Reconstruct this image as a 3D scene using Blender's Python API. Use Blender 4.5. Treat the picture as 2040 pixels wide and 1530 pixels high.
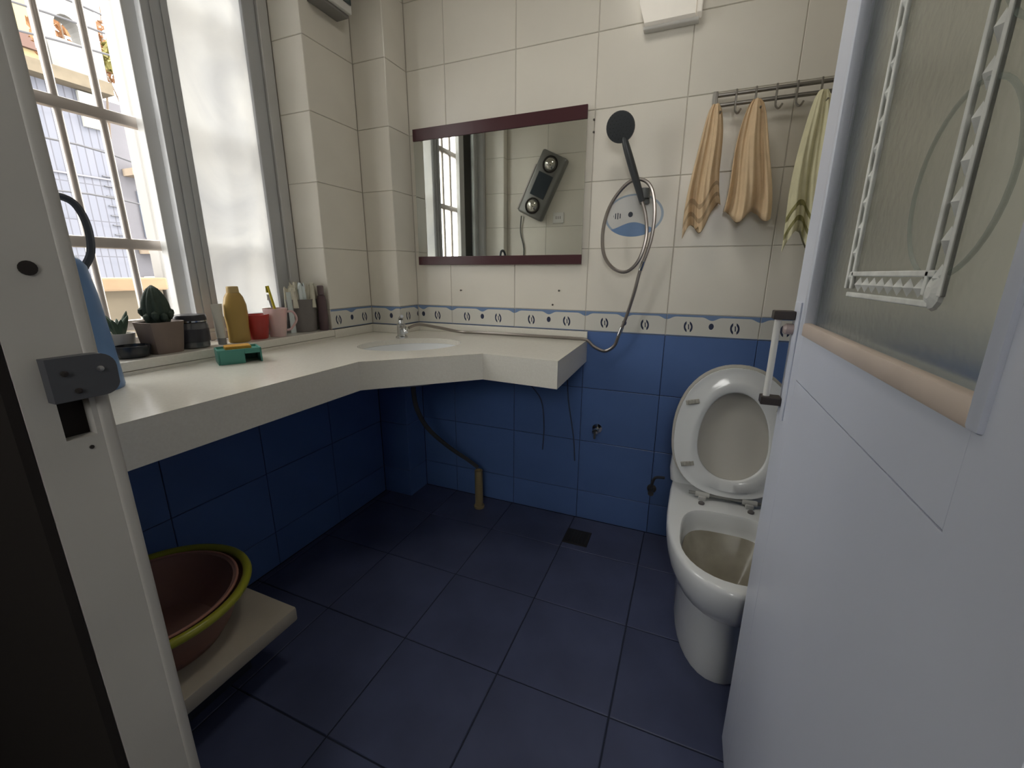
import bpy, bmesh, math, random
from mathutils import Vector, Matrix, geometry
random.seed(7)
for o in list(bpy.data.objects): bpy.data.objects.remove(o)
scene = bpy.context.scene
COL = scene.collection
# ------------------------------------------------------------------ camera
CAM_F, CAM_PITCH, CAM_YAW, CAM_ROLL, CAM_H = 842.12, 0.25533, 0.39360, 0.00384, 1.1507
def make_camera():
    cy, sy, cp, sp = math.cos(CAM_YAW), math.sin(CAM_YAW), math.cos(CAM_PITCH), math.sin(CAM_PITCH)
    F = Vector((-sy*cp, cy*cp, -sp)); R = Vector((cy, sy, 0)); U = R.cross(F)
    cr, sr = math.cos(CAM_ROLL), math.sin(CAM_ROLL)
    R2 = cr*R + sr*U; U2 = -sr*R + cr*U
    m = Matrix(((R2.x, U2.x, -F.x, 0), (R2.y, U2.y, -F.y, 0), (R2.z, U2.z, -F.z, CAM_H), (0, 0, 0, 1)))
    cd = bpy.data.cameras.new('camera'); cd.sensor_fit = 'HORIZONTAL'; cd.sensor_width = 36.0
    cd.lens = CAM_F/2040*36.0; cd.clip_start = 0.02; cd.clip_end = 200
    co = bpy.data.objects.new('camera', cd); COL.objects.link(co); co.matrix_world = m
    scene.camera = co
make_camera()
# ------------------------------------------------------------------ sky, sun, exposure
SKY_STRENGTH = 8.5
SUN_STRENGTH = 2.0
EXPOSURE = 0.18
w = bpy.data.worlds.new('sky'); scene.world = w; w.use_nodes = True
bg = w.node_tree.nodes['Background']
bg.inputs[0].default_value = (1.0, 0.985, 0.945, 1); bg.inputs[1].default_value = SKY_STRENGTH
sd = bpy.data.lights.new('sun', 'SUN'); sd.energy = SUN_STRENGTH; sd.angle = math.radians(0.6); sd.color = (1, 0.93, 0.82)
so = bpy.data.objects.new('sun', sd); COL.objects.link(so)
so.rotation_euler = Vector((-0.55, -0.50, -0.67)).to_track_quat('-Z', 'Y').to_euler()
so.location = (6, 7, 9)
vs = scene.view_settings
vs.view_transform = 'Standard'; vs.look = 'None'; vs.exposure = EXPOSURE; vs.gamma = 1.0; vs.use_curve_mapping = False
# window portal: only guides sampling of the daylight that enters through the window
pd = bpy.data.lights.new('window_portal', 'AREA'); pd.shape = 'RECTANGLE'; pd.size = 1.5; pd.size_y = 1.12
pd.cycles.is_portal = True
po = bpy.data.objects.new('window_portal', pd); COL.objects.link(po)
po.location = (-1.80, 0.855, 1.63); po.rotation_euler = (0, -math.pi/2, 0)

# ------------------------------------------------------------------ measured room (metres)
D = 1.8205          # tiled face of the back wall (y)
W = -1.4403         # tiled face of the window wall (x)
XR = 0.75           # right wall
YF = 0.24           # inner face of the wall with the doorway
HC = 2.58           # ceiling
ZB, BH, RB, TA = 0.9967, 0.0864, 0.2549, 0.3311   # border top, border height, tile row, tile width
COLX, COLY = -1.272, 1.672                          # pipe boxing in the corner
ZC = 0.872          # counter top
ZS = 0.910          # window sill

# ------------------------------------------------------------------ helpers
def lin(r, g, b):
    f = lambda c: (c/12.92 if c <= 0.04045 else ((c+0.055)/1.055)**2.4)
    return (f(r/255), f(g/255), f(b/255))
MATS = {}
def mat(name, col, rough=0.5, metal=0.0, spec=0.5, var=0.0, vscale=8.0, bump=0.0, bscale=60.0, coat=0.0, trans=0.0, ior=1.45, col2=None, objrand=0.0, alpha=1.0, detail=4.0, sss=0.0):
    if name in MATS: return MATS[name]
    m = bpy.data.materials.new(name); m.use_nodes = True; MATS[name] = m
    nt = m.node_tree; N = nt.nodes; L = nt.links; b = N['Principled BSDF']
    b.inputs['Base Color'].default_value = (*col, 1); b.inputs['Roughness'].default_value = rough
    b.inputs['Metallic'].default_value = metal; b.inputs['Specular IOR Level'].default_value = spec
    b.inputs['Coat Weight'].default_value = coat; b.inputs['Transmission Weight'].default_value = trans
    b.inputs['IOR'].default_value = ior; b.inputs['Alpha'].default_value = alpha
    if sss: b.inputs['Subsurface Weight'].default_value = sss
    tc = N.new('ShaderNodeTexCoord')
    last = None
    if var > 0 or col2 is not None:
        nz = N.new('ShaderNodeTexNoise'); nz.inputs['Scale'].default_value = vscale; nz.inputs['Detail'].default_value = detail
        L.new(tc.outputs['Object'], nz.inputs['Vector'])
        rmp = N.new('ShaderNodeMapRange'); rmp.inputs['From Min'].default_value = 0.3; rmp.inputs['From Max'].default_value = 0.7
        L.new(nz.outputs['Fac'], rmp.inputs['Value'])
        mx = N.new('ShaderNodeMix'); mx.data_type = 'RGBA'
        mx.inputs[6].default_value = (*col, 1)
        mx.inputs[7].default_value = (*(col2 if col2 is not None else tuple(c*(1-var) for c in col)), 1)
        L.new(rmp.outputs['Result'], mx.inputs[0]); last = mx.outputs[2]
    if objrand > 0:
        oi = N.new('ShaderNodeObjectInfo'); mr = N.new('ShaderNodeMapRange')
        mr.inputs['To Min'].default_value = 1-objrand; mr.inputs['To Max'].default_value = 1+objrand
        L.new(oi.outputs['Random'], mr.inputs['Value'])
        hs = N.new('ShaderNodeHueSaturation'); L.new(mr.outputs['Result'], hs.inputs['Value'])
        if last: L.new(last, hs.inputs['Color'])
        else: hs.inputs['Color'].default_value = (*col, 1)
        last = hs.outputs['Color']
    if last: L.new(last, b.inputs['Base Color'])
    if bump > 0:
        bz = N.new('ShaderNodeTexNoise'); bz.inputs['Scale'].default_value = bscale; bz.inputs['Detail'].default_value = 3
        L.new(tc.outputs['Object'], bz.inputs['Vector'])
        bp = N.new('ShaderNodeBump'); bp.inputs['Strength'].default_value = bump; bp.inputs['Distance'].default_value = 0.004
        L.new(bz.outputs['Fac'], bp.inputs['Height']); L.new(bp.outputs['Normal'], b.inputs['Normal'])
    return m

class B:
    """collects shapes, then links them as one mesh object"""
    def __init__(s): s.bm = bmesh.new(); s.uv = None
    def faces(s, vs, fs):
        v = [s.bm.verts.new(p) for p in vs]
        for f in fs:
            try: s.bm.faces.new([v[i] for i in f])
            except ValueError: pass
        return v
    def box(s, x0, x1, y0, y1, z0, z1, bev=0.0, seg=2):
        t = bmesh.new()
        v = [t.verts.new((x, y, z)) for x in (x0, x1) for y in (y0, y1) for z in (z0, z1)]
        for f in ((0, 1, 3, 2), (4, 6, 7, 5), (0, 4, 5, 1), (2, 3, 7, 6), (0, 2, 6, 4), (1, 5, 7, 3)): t.faces.new([v[i] for i in f])
        if bev > 0: bmesh.ops.bevel(t, geom=list(t.edges), offset=bev, segments=seg, affect='EDGES', profile=0.5)
        s.join(t); return s
    def join(s, t, M=None):
        if M is not None: bmesh.ops.transform(t, matrix=M, verts=t.verts)
        me = bpy.data.meshes.new('tmp'); t.to_mesh(me); t.free(); s.bm.from_mesh(me); bpy.data.meshes.remove(me)
    def loft(s, rings, cap0=True, cap1=True, closed=True):
        n = len(rings[0]); V = [[s.bm.verts.new(p) for p in r] for r in rings]
        for a, b in zip(V[:-1], V[1:]):
            for i in range(n if closed else n-1):
                j = (i+1) % n
                try: s.bm.faces.new((a[i], a[j], b[j], b[i]))
                except ValueError: pass
        if cap0: s.bm.faces.new(V[0][::-1])
        if cap1: s.bm.faces.new(V[-1])
        return s
    def lathe(s, prof, seg=28, c=(0, 0, 0), sx=1.0, sy=1.0, cap0=True, cap1=True):
        rings = []
        for r, z in prof:
            r = max(r, 1e-4)
            rings.append([(c[0]+r*sx*math.cos(2*math.pi*i/seg), c[1]+r*sy*math.sin(2*math.pi*i/seg), c[2]+z) for i in range(seg)])
        return s.loft(rings, cap0, cap1)
    def tube(s, pts, r, seg=8, smooth=0, closed=False):
        P = [Vector(p) for p in pts]
        if smooth: P = catmull(P, smooth, closed)
        n = len(P); rad = r if callable(r) else (lambda t: r)
        T = []
        for i in range(n):
            a = P[(i-1) % n] if (closed or i > 0) else P[0]; b = P[(i+1) % n] if (closed or i < n-1) else P[-1]
            T.append((b-a).normalized() if (b-a).length > 1e-9 else Vector((0, 0, 1)))
        up = Vector((0, 0, 1)) if abs(T[0].z) < 0.9 else Vector((1, 0, 0))
        nrm = T[0].cross(up).normalized(); rings = []
        for i in range(n):
            nrm = (nrm - T[i]*nrm.dot(T[i])).normalized(); bi = T[i].cross(nrm)
            rr = rad(i/max(1, n-1))
            rings.append([tuple(P[i]+nrm*rr*math.cos(2*math.pi*k/seg)+bi*rr*math.sin(2*math.pi*k/seg)) for k in range(seg)])
        if closed: rings.append(rings[0]); return s.loft(rings, False, False)
        return s.loft(rings)
    def prism(s, poly, z0, z1, hole=None, M=None):
        t = bmesh.new()
        loops = [[Vector((x, y, 0)) for x, y in poly]] + ([[Vector((x, y, 0)) for x, y in hole]] if hole else [])
        tri = geometry.tessellate_polygon(loops); flat = [p for l in loops for p in l]
        lo = [t.verts.new((p.x, p.y, z0)) for p in flat]; hi = [t.verts.new((p.x, p.y, z1)) for p in flat]
        for a, b, c in tri: t.faces.new((hi[a], hi[b], hi[c])); t.faces.new((lo[c], lo[b], lo[a]))
        k = 0
        for l in loops:
            n = len(l)
            for i in range(n): t.faces.new((lo[k+i], lo[k+(i+1) % n], hi[k+(i+1) % n], hi[k+i]))
            k += n
        s.join(t, M); return s
    def xf(s, M): bmesh.ops.transform(s.bm, matrix=M, verts=s.bm.verts); return s
    def build(s, name, material, parent=None, smooth=False, ang=0.7, weld=False):
        if weld: bmesh.ops.remove_doubles(s.bm, verts=s.bm.verts, dist=1e-5)
        bmesh.ops.recalc_face_normals(s.bm, faces=s.bm.faces)
        if smooth:
            for f in s.bm.faces: f.smooth = True
            for e in s.bm.edges:
                if len(e.link_faces) == 2 and e.calc_face_angle(0) > ang: e.smooth = False
        me = bpy.data.meshes.new(name); s.bm.to_mesh(me); s.bm.free()
        me.materials.append(material)
        o = bpy.data.objects.new(name, me); COL.objects.link(o)
        if parent: o.parent = parent
        return o
def catmull(P, k, closed=False):
    out = []; n = len(P)
    for i in range(n if closed else n-1):
        g = (lambda j: P[j % n]) if closed else (lambda j: P[min(max(j, 0), n-1)])
        p0, p1, p2, p3 = g(i-1), g(i), g(i+1), g(i+2)
        for q in range(k):
            t = q/k
            out.append(0.5*((2*p1)+(p2-p0)*t+(2*p0-5*p1+4*p2-p3)*t*t+(3*p1-p0-3*p2+p3)*t*t*t))
    if not closed: out.append(P[-1])
    return out
def tag(o, label=None, cat=None, group=None, kind=None):
    if label: o['label'] = label
    if cat: o['category'] = cat
    if group: o['group'] = group
    if kind: o['kind'] = kind
    return o
def thing(name, label, cat, loc=(0, 0, 0), rotz=0.0, group=None, kind=None):
    o = bpy.data.objects.new(name, None); o.empty_display_size = 0.05; COL.objects.link(o)
    o.location = loc; o.rotation_euler = (0, 0, rotz)
    return tag(o, label, cat, group, kind)
X3, Y3, Z3 = Vector((1, 0, 0)), Vector((0, 1, 0)), Vector((0, 0, 1))
TILES = {}
def tile_mesh(su, sv, U, V, N, material, uo=0.0, vo=0.0, th=0.003, ch=0.0016):
    key = (round(su, 4), round(sv, 4), tuple(U), tuple(N), material.name, round(uo, 3), round(vo, 3))
    if key in TILES: return TILES[key]
    me = bpy.data.meshes.new('tile'); bm = bmesh.new(); uvl = bm.loops.layers.uv.new('UVMap')
    hu, hv = su/2, sv/2
    def ring(i, n): return [bm.verts.new(U*a*(hu-i)+V*b*(hv-i)+N*n) for a, b in ((-1, -1), (1, -1), (1, 1), (-1, 1))]
    a, b, c = ring(0, -th), ring(0, -ch), ring(ch, 0)
    bm.faces.new(c)
    for p, q in ((a, b), (b, c)):
        for i in range(4): bm.faces.new((p[i], p[(i+1) % 4], q[(i+1) % 4], q[i]))
    bmesh.ops.recalc_face_normals(bm, faces=bm.faces)
    for f in bm.faces:
        if f.normal.dot(N) > 0.99 and f.calc_area() > 0.5*su*sv and False: pass
        for l in f.loops:
            l[uvl].uv = (l.vert.co.dot(U)+hu+uo, l.vert.co.dot(V)+hv+vo)
    if bm.faces[:] and sum(f.normal.dot(N)*f.calc_area() for f in bm.faces) < 0: bmesh.ops.reverse_faces(bm, faces=bm.faces)
    bm.to_mesh(me); bm.free(); me.materials.append(material); TILES[key] = me
    return me
def tile_grid(parent, name, U, V, N, P0, us, vs, material, gap=0.0022, skip=None, uoff=0.0):
    """tiles between successive breaks us (along U) and vs (along V), measured from P0"""
    P0 = Vector(P0)
    for i in range(len(us)-1):
        for j in range(len(vs)-1):
            u0, u1, v0, v1 = us[i], us[i+1], vs[j], vs[j+1]
            if u1-u0 < 0.012 or v1-v0 < 0.012: continue
            if skip and skip((u0+u1)/2, (v0+v1)/2): continue
            m = material((u0+u1)/2, (v0+v1)/2) if callable(material) else material
            me = tile_mesh(u1-u0-gap, v1-v0-gap, U, V, N, m, uo=gap/2+(uoff if i == 0 else 0.0), vo=gap/2)
            o = bpy.data.objects.new(name, me); COL.objects.link(o); o.parent = parent
            o.location = P0+U*((u0+u1)/2)+V*((v0+v1)/2)
def breaks(lo, hi, start, step):
    k = math.ceil((lo-start)/step-1e-6); r = [lo]
    while start+k*step < hi-1e-4:
        x = start+k*step
        if x > lo+1e-4: r.append(x)
        k += 1
    return r+[hi]

# ------------------------------------------------------------------ tile materials
M_WHITE = mat('glazed_cream_tile', (0.80, 0.765, 0.685), rough=0.26, spec=0.45, var=0.05, vscale=5, objrand=0.02)
M_BLUE = mat('glazed_blue_tile', (0.105, 0.185, 0.415), rough=0.30, spec=0.4, var=0.15, vscale=4, objrand=0.03)
M_FLOOR = mat('matt_navy_floor_tile', (0.085, 0.100, 0.185), rough=0.42, spec=0.35, var=0.25, vscale=5, objrand=0.06, bump=0.05, bscale=40)
M_GROUT = mat('grout', (0.56, 0.53, 0.47), rough=0.9)
M_GROUTB = mat('dark_grout', (0.020, 0.026, 0.05), rough=0.9)
M_PLASTER = mat('plaster', (0.62, 0.60, 0.56), rough=0.9, var=0.08)
def node_math(N, L, op, a, b=None, c=None):
    n = N.new('ShaderNodeMath'); n.operation = op
    for i, x in enumerate((a, b, c)):
        if x is None: continue
        if isinstance(x, (int, float)): n.inputs[i].default_value = x
        else: L.new(x, n.inputs[i])
    return n.outputs[0]
def border_material():
    m = mat('printed_border_tile', (0.66, 0.65, 0.60), rough=0.25, spec=0.45)
    nt = m.node_tree; N, L = nt.nodes, nt.links; b = N['Principled BSDF']
    tc = N.new('ShaderNodeTexCoord'); sx = N.new('ShaderNodeSeparateXYZ'); L.new(tc.outputs['UV'], sx.inputs[0])
    M = lambda op, a, bb=None, c=None: node_math(N, L, op, a, bb, c)
    u = M('DIVIDE', sx.outputs[0], TA); v = M('DIVIDE', sx.outputs[1], BH)
    # two rings per tile, at u = .25 and .75
    du = M('SUBTRACT', M('FRACT', M('MULTIPLY', u, 2.0)), 0.5)
    dx = M('DIVIDE', M('SUBTRACT', M('MULTIPLY', du, TA/2), M('MULTIPLY', M('SUBTRACT', v, 0.45), -0.008)), 0.0165)
    dy = M('DIVIDE', M('MULTIPLY', M('SUBTRACT', v, 0.45), BH), 0.023)
    r = M('SQRT', M('ADD', M('MULTIPLY', dx, dx), M('MULTIPLY', dy, dy)))
    ring = M('MULTIPLY', M('GREATER_THAN', r, 0.60), M('LESS_THAN', r, 1.0))
    arcs = M('MULTIPLY', ring, M('GREATER_THAN', M('ABSOLUTE', dx), 0.35))
    core = M('MULTIPLY', M('LESS_THAN', r, 0.45), M('LESS_THAN', M('ABSOLUTE', M('SUBTRACT', dx, 0.1)), 0.12))
    # dot at u = .5
    ex = M('DIVIDE', M('MULTIPLY', M('SUBTRACT', u, 0.5), TA), 0.009); ey = M('DIVIDE', M('MULTIPLY', M('SUBTRACT', v, 0.50), BH), 0.012)
    dot = M('LESS_THAN', M('ADD', M('MULTIPLY', ex, ex), M('MULTIPLY', ey, ey)), 1.0)
    dark = M('MAXIMUM', M('MAXIMUM', arcs, core), dot)
    # blue scallop along the top, thick at the joints and at mid tile
    cosw = M('COSINE', M('MULTIPLY', u, 4*math.pi))
    edge = M('SUBTRACT', 0.90, M('MULTIPLY', M('POWER', M('MAXIMUM', cosw, 0.0), 3.0), 0.14))
    top = M('GREATER_THAN', v, edge)
    bot = M('LESS_THAN', v, 0.05)
    c1 = N.new('ShaderNodeMix'); c1.data_type = 'RGBA'; L.new(M('MAXIMUM', top, bot), c1.inputs[0])
    c1.inputs[6].default_value = (0.66, 0.65, 0.60, 1); c1.inputs[7].default_value = (0.17, 0.25, 0.42, 1)
    c2 = N.new('ShaderNodeMix'); c2.data_type = 'RGBA'; L.new(dark, c2.inputs[0]); L.new(c1.outputs[2], c2.inputs[6])
    c2.inputs[7].default_value = (0.035, 0.045, 0.085, 1)
    L.new(c2.outputs[2], b.inputs['Base Color'])
    return m
M_BORDER = border_material()
def decor_material():
    m = mat('printed_shell_tile', (0.80, 0.765, 0.685), rough=0.26, spec=0.45)
    nt = m.node_tree; N, L = nt.nodes, nt.links; b = N['Principled BSDF']
    tc = N.new('ShaderNodeTexCoord'); sx = N.new('ShaderNodeSeparateXYZ'); L.new(tc.outputs['UV'], sx.inputs[0])
    M = lambda op, a, bb=None, c=None: node_math(N, L, op, a, bb, c)
    x = M('SUBTRACT', sx.outputs[0], 0.172); y = M('SUBTRACT', sx.outputs[1], 0.122)
    ex = M('DIVIDE', x, 0.112); ey = M('DIVIDE', y, 0.079)
    r = M('SQRT', M('ADD', M('MULTIPLY', ex, ex), M('MULTIPLY', ey, ey)))
    inside = M('LESS_THAN', r, 1.0); rim = M('MULTIPLY', inside, M('GREATER_THAN', r, 0.92))
    hill = M('SUBTRACT', M('MULTIPLY', M('COSINE', M('MULTIPLY', x, 32.0)), 0.013), 0.038)
    dune = M('MULTIPLY', inside, M('LESS_THAN', y, hill))
    d1x = M('DIVIDE', M('ADD', x, 0.012), 0.009); d1y = M('DIVIDE', M('SUBTRACT', y, 0.004), 0.010)
    dot = M('LESS_THAN', M('ADD', M('MULTIPLY', d1x, d1x), M('MULTIPLY', d1y, d1y)), 1.0)
    d2x = M('DIVIDE', M('ADD', x, 0.062), 0.016); d2y = M('DIVIDE', y, 0.012)
    d2 = M('MULTIPLY', M('LESS_THAN', M('ADD', M('MULTIPLY', d2x, d2x), M('MULTIPLY', d2y, d2y)), 1.0), M('GREATER_THAN', M('SINE', M('MULTIPLY', x, 700.0)), 0.2))
    def mix(f, a, c):
        n = N.new('ShaderNodeMix'); n.data_type = 'RGBA'; L.new(f, n.inputs[0])
        if isinstance(a, tuple): n.inputs[6].default_value = a
        else: L.new(a, n.inputs[6])
        n.inputs[7].default_value = c; return n.outputs[2]
    o = mix(inside, (0.80, 0.765, 0.685, 1), (0.66, 0.66, 0.64, 1))
    o = mix(rim, o, (0.34, 0.42, 0.52, 1)); o = mix(dune, o, (0.17, 0.27, 0.46, 1))
    o = mix(M('MAXIMUM', dot, d2), o, (0.06, 0.07, 0.09, 1))
    L.new(o, b.inputs['Base Color']); return m
M_DECOR = decor_material()

# ------------------------------------------------------------------ room shell
def struct(name, b, m, label=None):
    o = b.build(name, m); tag(o, label, None, None, 'structure'); return o
ZBLUE = ZB-BH
def wall_struct(name, boxes, label):
    """wall slab; its bedding is dark behind the blue tiles and pale above"""
    b = B()
    for (x0, x1, y0, y1, z0, z1) in boxes:
        if z0 < ZBLUE < z1: b.box(x0, x1, y0, y1, z0, ZBLUE); b.box(x0, x1, y0, y1, ZBLUE, z1)
        else: b.box(x0, x1, y0, y1, z0, z1)
    o = struct(name, b, M_GROUT, label); o.data.materials.append(M_GROUTB)
    for p in o.data.polygons: p.material_index = 1 if p.center.z < ZBLUE-1e-4 else 0
    return o
G = 0.003
floor = struct('floor', B().box(-1.75, 0.95, 0.16, 2.0, -0.12, -G), M_GROUTB, 'dark navy square tiled bathroom floor')
tile_grid(floor, 'floor_tile', X3, Y3, Z3, (0, 0, 0), breaks(W, XR, -0.7516, 0.33), breaks(YF, D, 0.9068, 0.33), M_FLOOR, gap=0.004)
floorh = struct('floor_hall', B().box(-1.75, 1.3, -1.6, 0.16, -0.12, 0.0), mat('hall_floor', (0.16, 0.13, 0.10), rough=0.6), 'dark hallway floor outside the doorway')
ceil_ = struct('ceiling', B().box(-1.75, 1.3, -1.6, 2.0, HC, HC+0.12), M_PLASTER, 'plain plaster ceiling')
wb = wall_struct('wall_back', [(-1.75, 0.95, D+G, 2.0, -0.1, HC)], 'back wall of cream tiles over a printed border and blue tiles')
us = breaks(-1.272, XR, -0.7449, TA)
def white_or_decor(u, v): return M_DECOR if (-0.40 < u < -0.10 and ZB+RB < v < ZB+2*RB) else M_WHITE
tile_grid(wb, 'cream_tile', X3, Z3, -Y3, (0, D, 0), us, breaks(ZB, HC, ZB, RB), white_or_decor)
tile_grid(wb, 'border_tile', X3, Z3, -Y3, (0, D, 0), us, [ZB-BH, ZB], M_BORDER, uoff=TA-(us[1]-us[0]))
BV = [0.0, ZB-BH-3*RB, ZB-BH-2*RB, ZB-BH-RB, ZB-BH]
tile_grid(wb, 'blue_tile', X3, Z3, -Y3, (0, D, 0), us, BV, M_BLUE, gap=0.002)
# pipe boxing in the corner
wc = wall_struct('wall_corner', [(W-0.01, COLX-G, COLY+G, D+0.01, 0, HC)], 'tiled pipe boxing in the corner by the window')
tile_grid(wc, 'cream_tile', X3, Z3, -Y3, (0, COLY, 0), [W, COLX], breaks(ZB, HC, ZB, RB), M_WHITE)
tile_grid(wc, 'border_tile', X3, Z3, -Y3, (0, COLY, 0), [W, COLX], [ZB-BH, ZB], M_BORDER, uoff=0.05)
tile_grid(wc, 'blue_tile', X3, Z3, -Y3, (0, COLY, 0), [W, COLX], BV, M_BLUE)
tile_grid(wc, 'cream_tile', Y3, Z3, X3, (COLX, 0, 0), [COLY, D], breaks(ZB, HC, ZB, RB), M_WHITE)
tile_grid(wc, 'border_tile', Y3, Z3, X3, (COLX, 0, 0), [COLY, D], [ZB-BH, ZB], M_BORDER, uoff=0.02)
tile_grid(wc, 'blue_tile', Y3, Z3, X3, (COLX, 0, 0), [COLY, D], BV, M_BLUE)
# window wall with its opening
WY0, WY1, WZ1, WXO = 0.31, 1.41, 2.36, -1.75
wl = wall_struct('wall_left', [(WXO, W-G, -1.6, WY0-G, -0.1, HC), (WXO, W-G, WY1+G, 2.0, -0.1, HC), (WXO, W-G, WY0-G, WY1+G, -0.1, ZS-0.03), (WXO, W-G, WY0-G, WY1+G, WZ1, HC)], 'window wall with cream tiles and blue tiles under the counter')
vs_w = breaks(ZB, HC, ZB, RB)
tile_grid(wl, 'cream_tile', Y3, Z3, X3, (W, 0, 0), [WY1, COLY], vs_w, M_WHITE)
tile_grid(wl, 'border_tile', Y3, Z3, X3, (W, 0, 0), [WY1, COLY], [ZB-BH, ZB], M_BORDER, uoff=0.04)
tile_grid(wl, 'cream_tile', Y3, Z3, X3, (W, 0, 0), [YF, WY0], vs_w, M_WHITE)
tile_grid(wl, 'cream_tile', Y3, Z3, X3, (W, 0, 0), breaks(WY0, WY1, COLY, TA), [WZ1, HC], M_WHITE)
tile_grid(wl, 'blue_tile', Y3, Z3, X3, (W, 0, 0), breaks(YF, COLY, COLY, TA), BV[:-1]+[ZS-0.035], M_BLUE)
FRX = -1.60   # inner face of the window frame
tile_grid(wl, 'cream_tile', X3, Z3, -Y3, (0, WY1, 0), [FRX, W], [ZS]+vs_w[:], M_WHITE, skip=lambda u, v: v > WZ1)
tile_grid(wl, 'cream_tile', X3, Z3, Y3, (0, WY0, 0), [FRX, W], [ZS]+vs_w[:], M_WHITE, skip=lambda u, v: v > WZ1)
# right wall
wr = wall_struct('wall_right', [(XR+G, 0.95, 0.16, 2.0, -0.1, HC)], 'right wall of cream and blue tiles behind the door')
tile_grid(wr, 'cream_tile', Y3, Z3, -X3, (XR, 0, 0), breaks(YF, D, D, TA), vs_w, M_WHITE)
tile_grid(wr, 'border_tile', Y3, Z3, -X3, (XR, 0, 0), breaks(YF, D, D, TA), [ZB-BH, ZB], M_BORDER)
tile_grid(wr, 'blue_tile', Y3, Z3, -X3, (XR, 0, 0), breaks(YF, D, D, TA), BV, M_BLUE)
# front wall with the doorway
DX0, DX1, DZ = -0.580, 0.250, 2.06
wf = wall_struct('wall_front', [(-1.45, DX0, 0.1656, YF-G, -0.1, HC), (DX1, 0.95, 0.162, YF-G, -0.1, HC), (DX0, DX1, 0.162, YF-G, DZ+0.03, HC)], 'tiled wall around the doorway, seen in the mirror')
fu = breaks(W, DX0, W, TA)
tile_grid(wf, 'cream_tile', X3, Z3, Y3, (0, YF, 0), fu, vs_w, M_WHITE)
tile_grid(wf, 'border_tile', X3, Z3, Y3, (0, YF, 0), fu, [ZB-BH, ZB], M_BORDER)
tile_grid(wf, 'blue_tile', X3, Z3, Y3, (0, YF, 0), fu, BV, M_BLUE)
tile_grid(wf, 'cream_tile', X3, Z3, Y3, (0, YF, 0), breaks(DX1, XR, W, TA), vs_w, M_WHITE)
tile_grid(wf, 'blue_tile', X3, Z3, Y3, (0, YF, 0), breaks(DX1, XR, W, TA), BV, M_BLUE)
# hallway around the camera
FILL_OPENING = (-0.10, 0.66, 1.50, 2.30)   # unseen opening added to let in fill daylight (x0, x1, z0, z1)
M_HALL = mat('hall_shade_tone', (0.014, 0.0105, 0.009), rough=0.85, var=0.1)  # near-black colour stands in for the shade of the unlit hallway
hbw = B().box(-1.75, FILL_OPENING[0], -1.7, -1.6, -0.1, HC+0.1).box(FILL_OPENING[1], 1.3, -1.7, -1.6, -0.1, HC+0.1).box(FILL_OPENING[0], FILL_OPENING[1], -1.7, -1.6, -0.1, FILL_OPENING[2]).box(FILL_OPENING[0], FILL_OPENING[1], -1.7, -1.6, FILL_OPENING[3], HC+0.1)
struct('wall_hall_back', hbw, M_HALL, 'hallway wall with an opening added for daylight, unseen behind the viewer')
struct('wall_hall_front', B().box(-1.45, -0.5512, 0.157, 0.1655, -0.1, HC), M_HALL, 'hallway face of the wall left of the doorway, shade put into its dark colour')
struct('wall_hall_right', B().box(0.951, 1.3, -1.6, 0.3, -0.1, HC), M_HALL, 'hallway wall on the right, shade put into its dark colour')

# ------------------------------------------------------------------ assumed ceiling lamp
CEILING_LAMP = 10.5  # unseen lamp, assumed from the overhead light and added to brighten the room
cl = thing('assumed_ceiling_lamp', 'assumed round flush ceiling lamp, unseen above the middle of the bathroom', 'lamp', (-0.30, 0.98, HC))
M_CL = mat('lit_lamp_glass', (0.85, 0.84, 0.80), 0.4)
M_CL.node_tree.nodes['Principled BSDF'].inputs['Emission Color'].default_value = (1, 0.95, 0.86, 1)
M_CL.node_tree.nodes['Principled BSDF'].inputs['Emission Strength'].default_value = CEILING_LAMP
B().lathe([(0.175, -0.001), (0.18, -0.004), (0.18, -0.030), (0.172, -0.034)], 40).build('lamp_base', mat('lamp_white', (0.8, 0.8, 0.78), 0.5), cl, True)
B().lathe([(0.170, -0.0345), (0.168, -0.050), (0.150, -0.064), (0.100, -0.072), (0.001, -0.075)], 40, cap1=False).build('lamp_diffuser', M_CL, cl, True)
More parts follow.
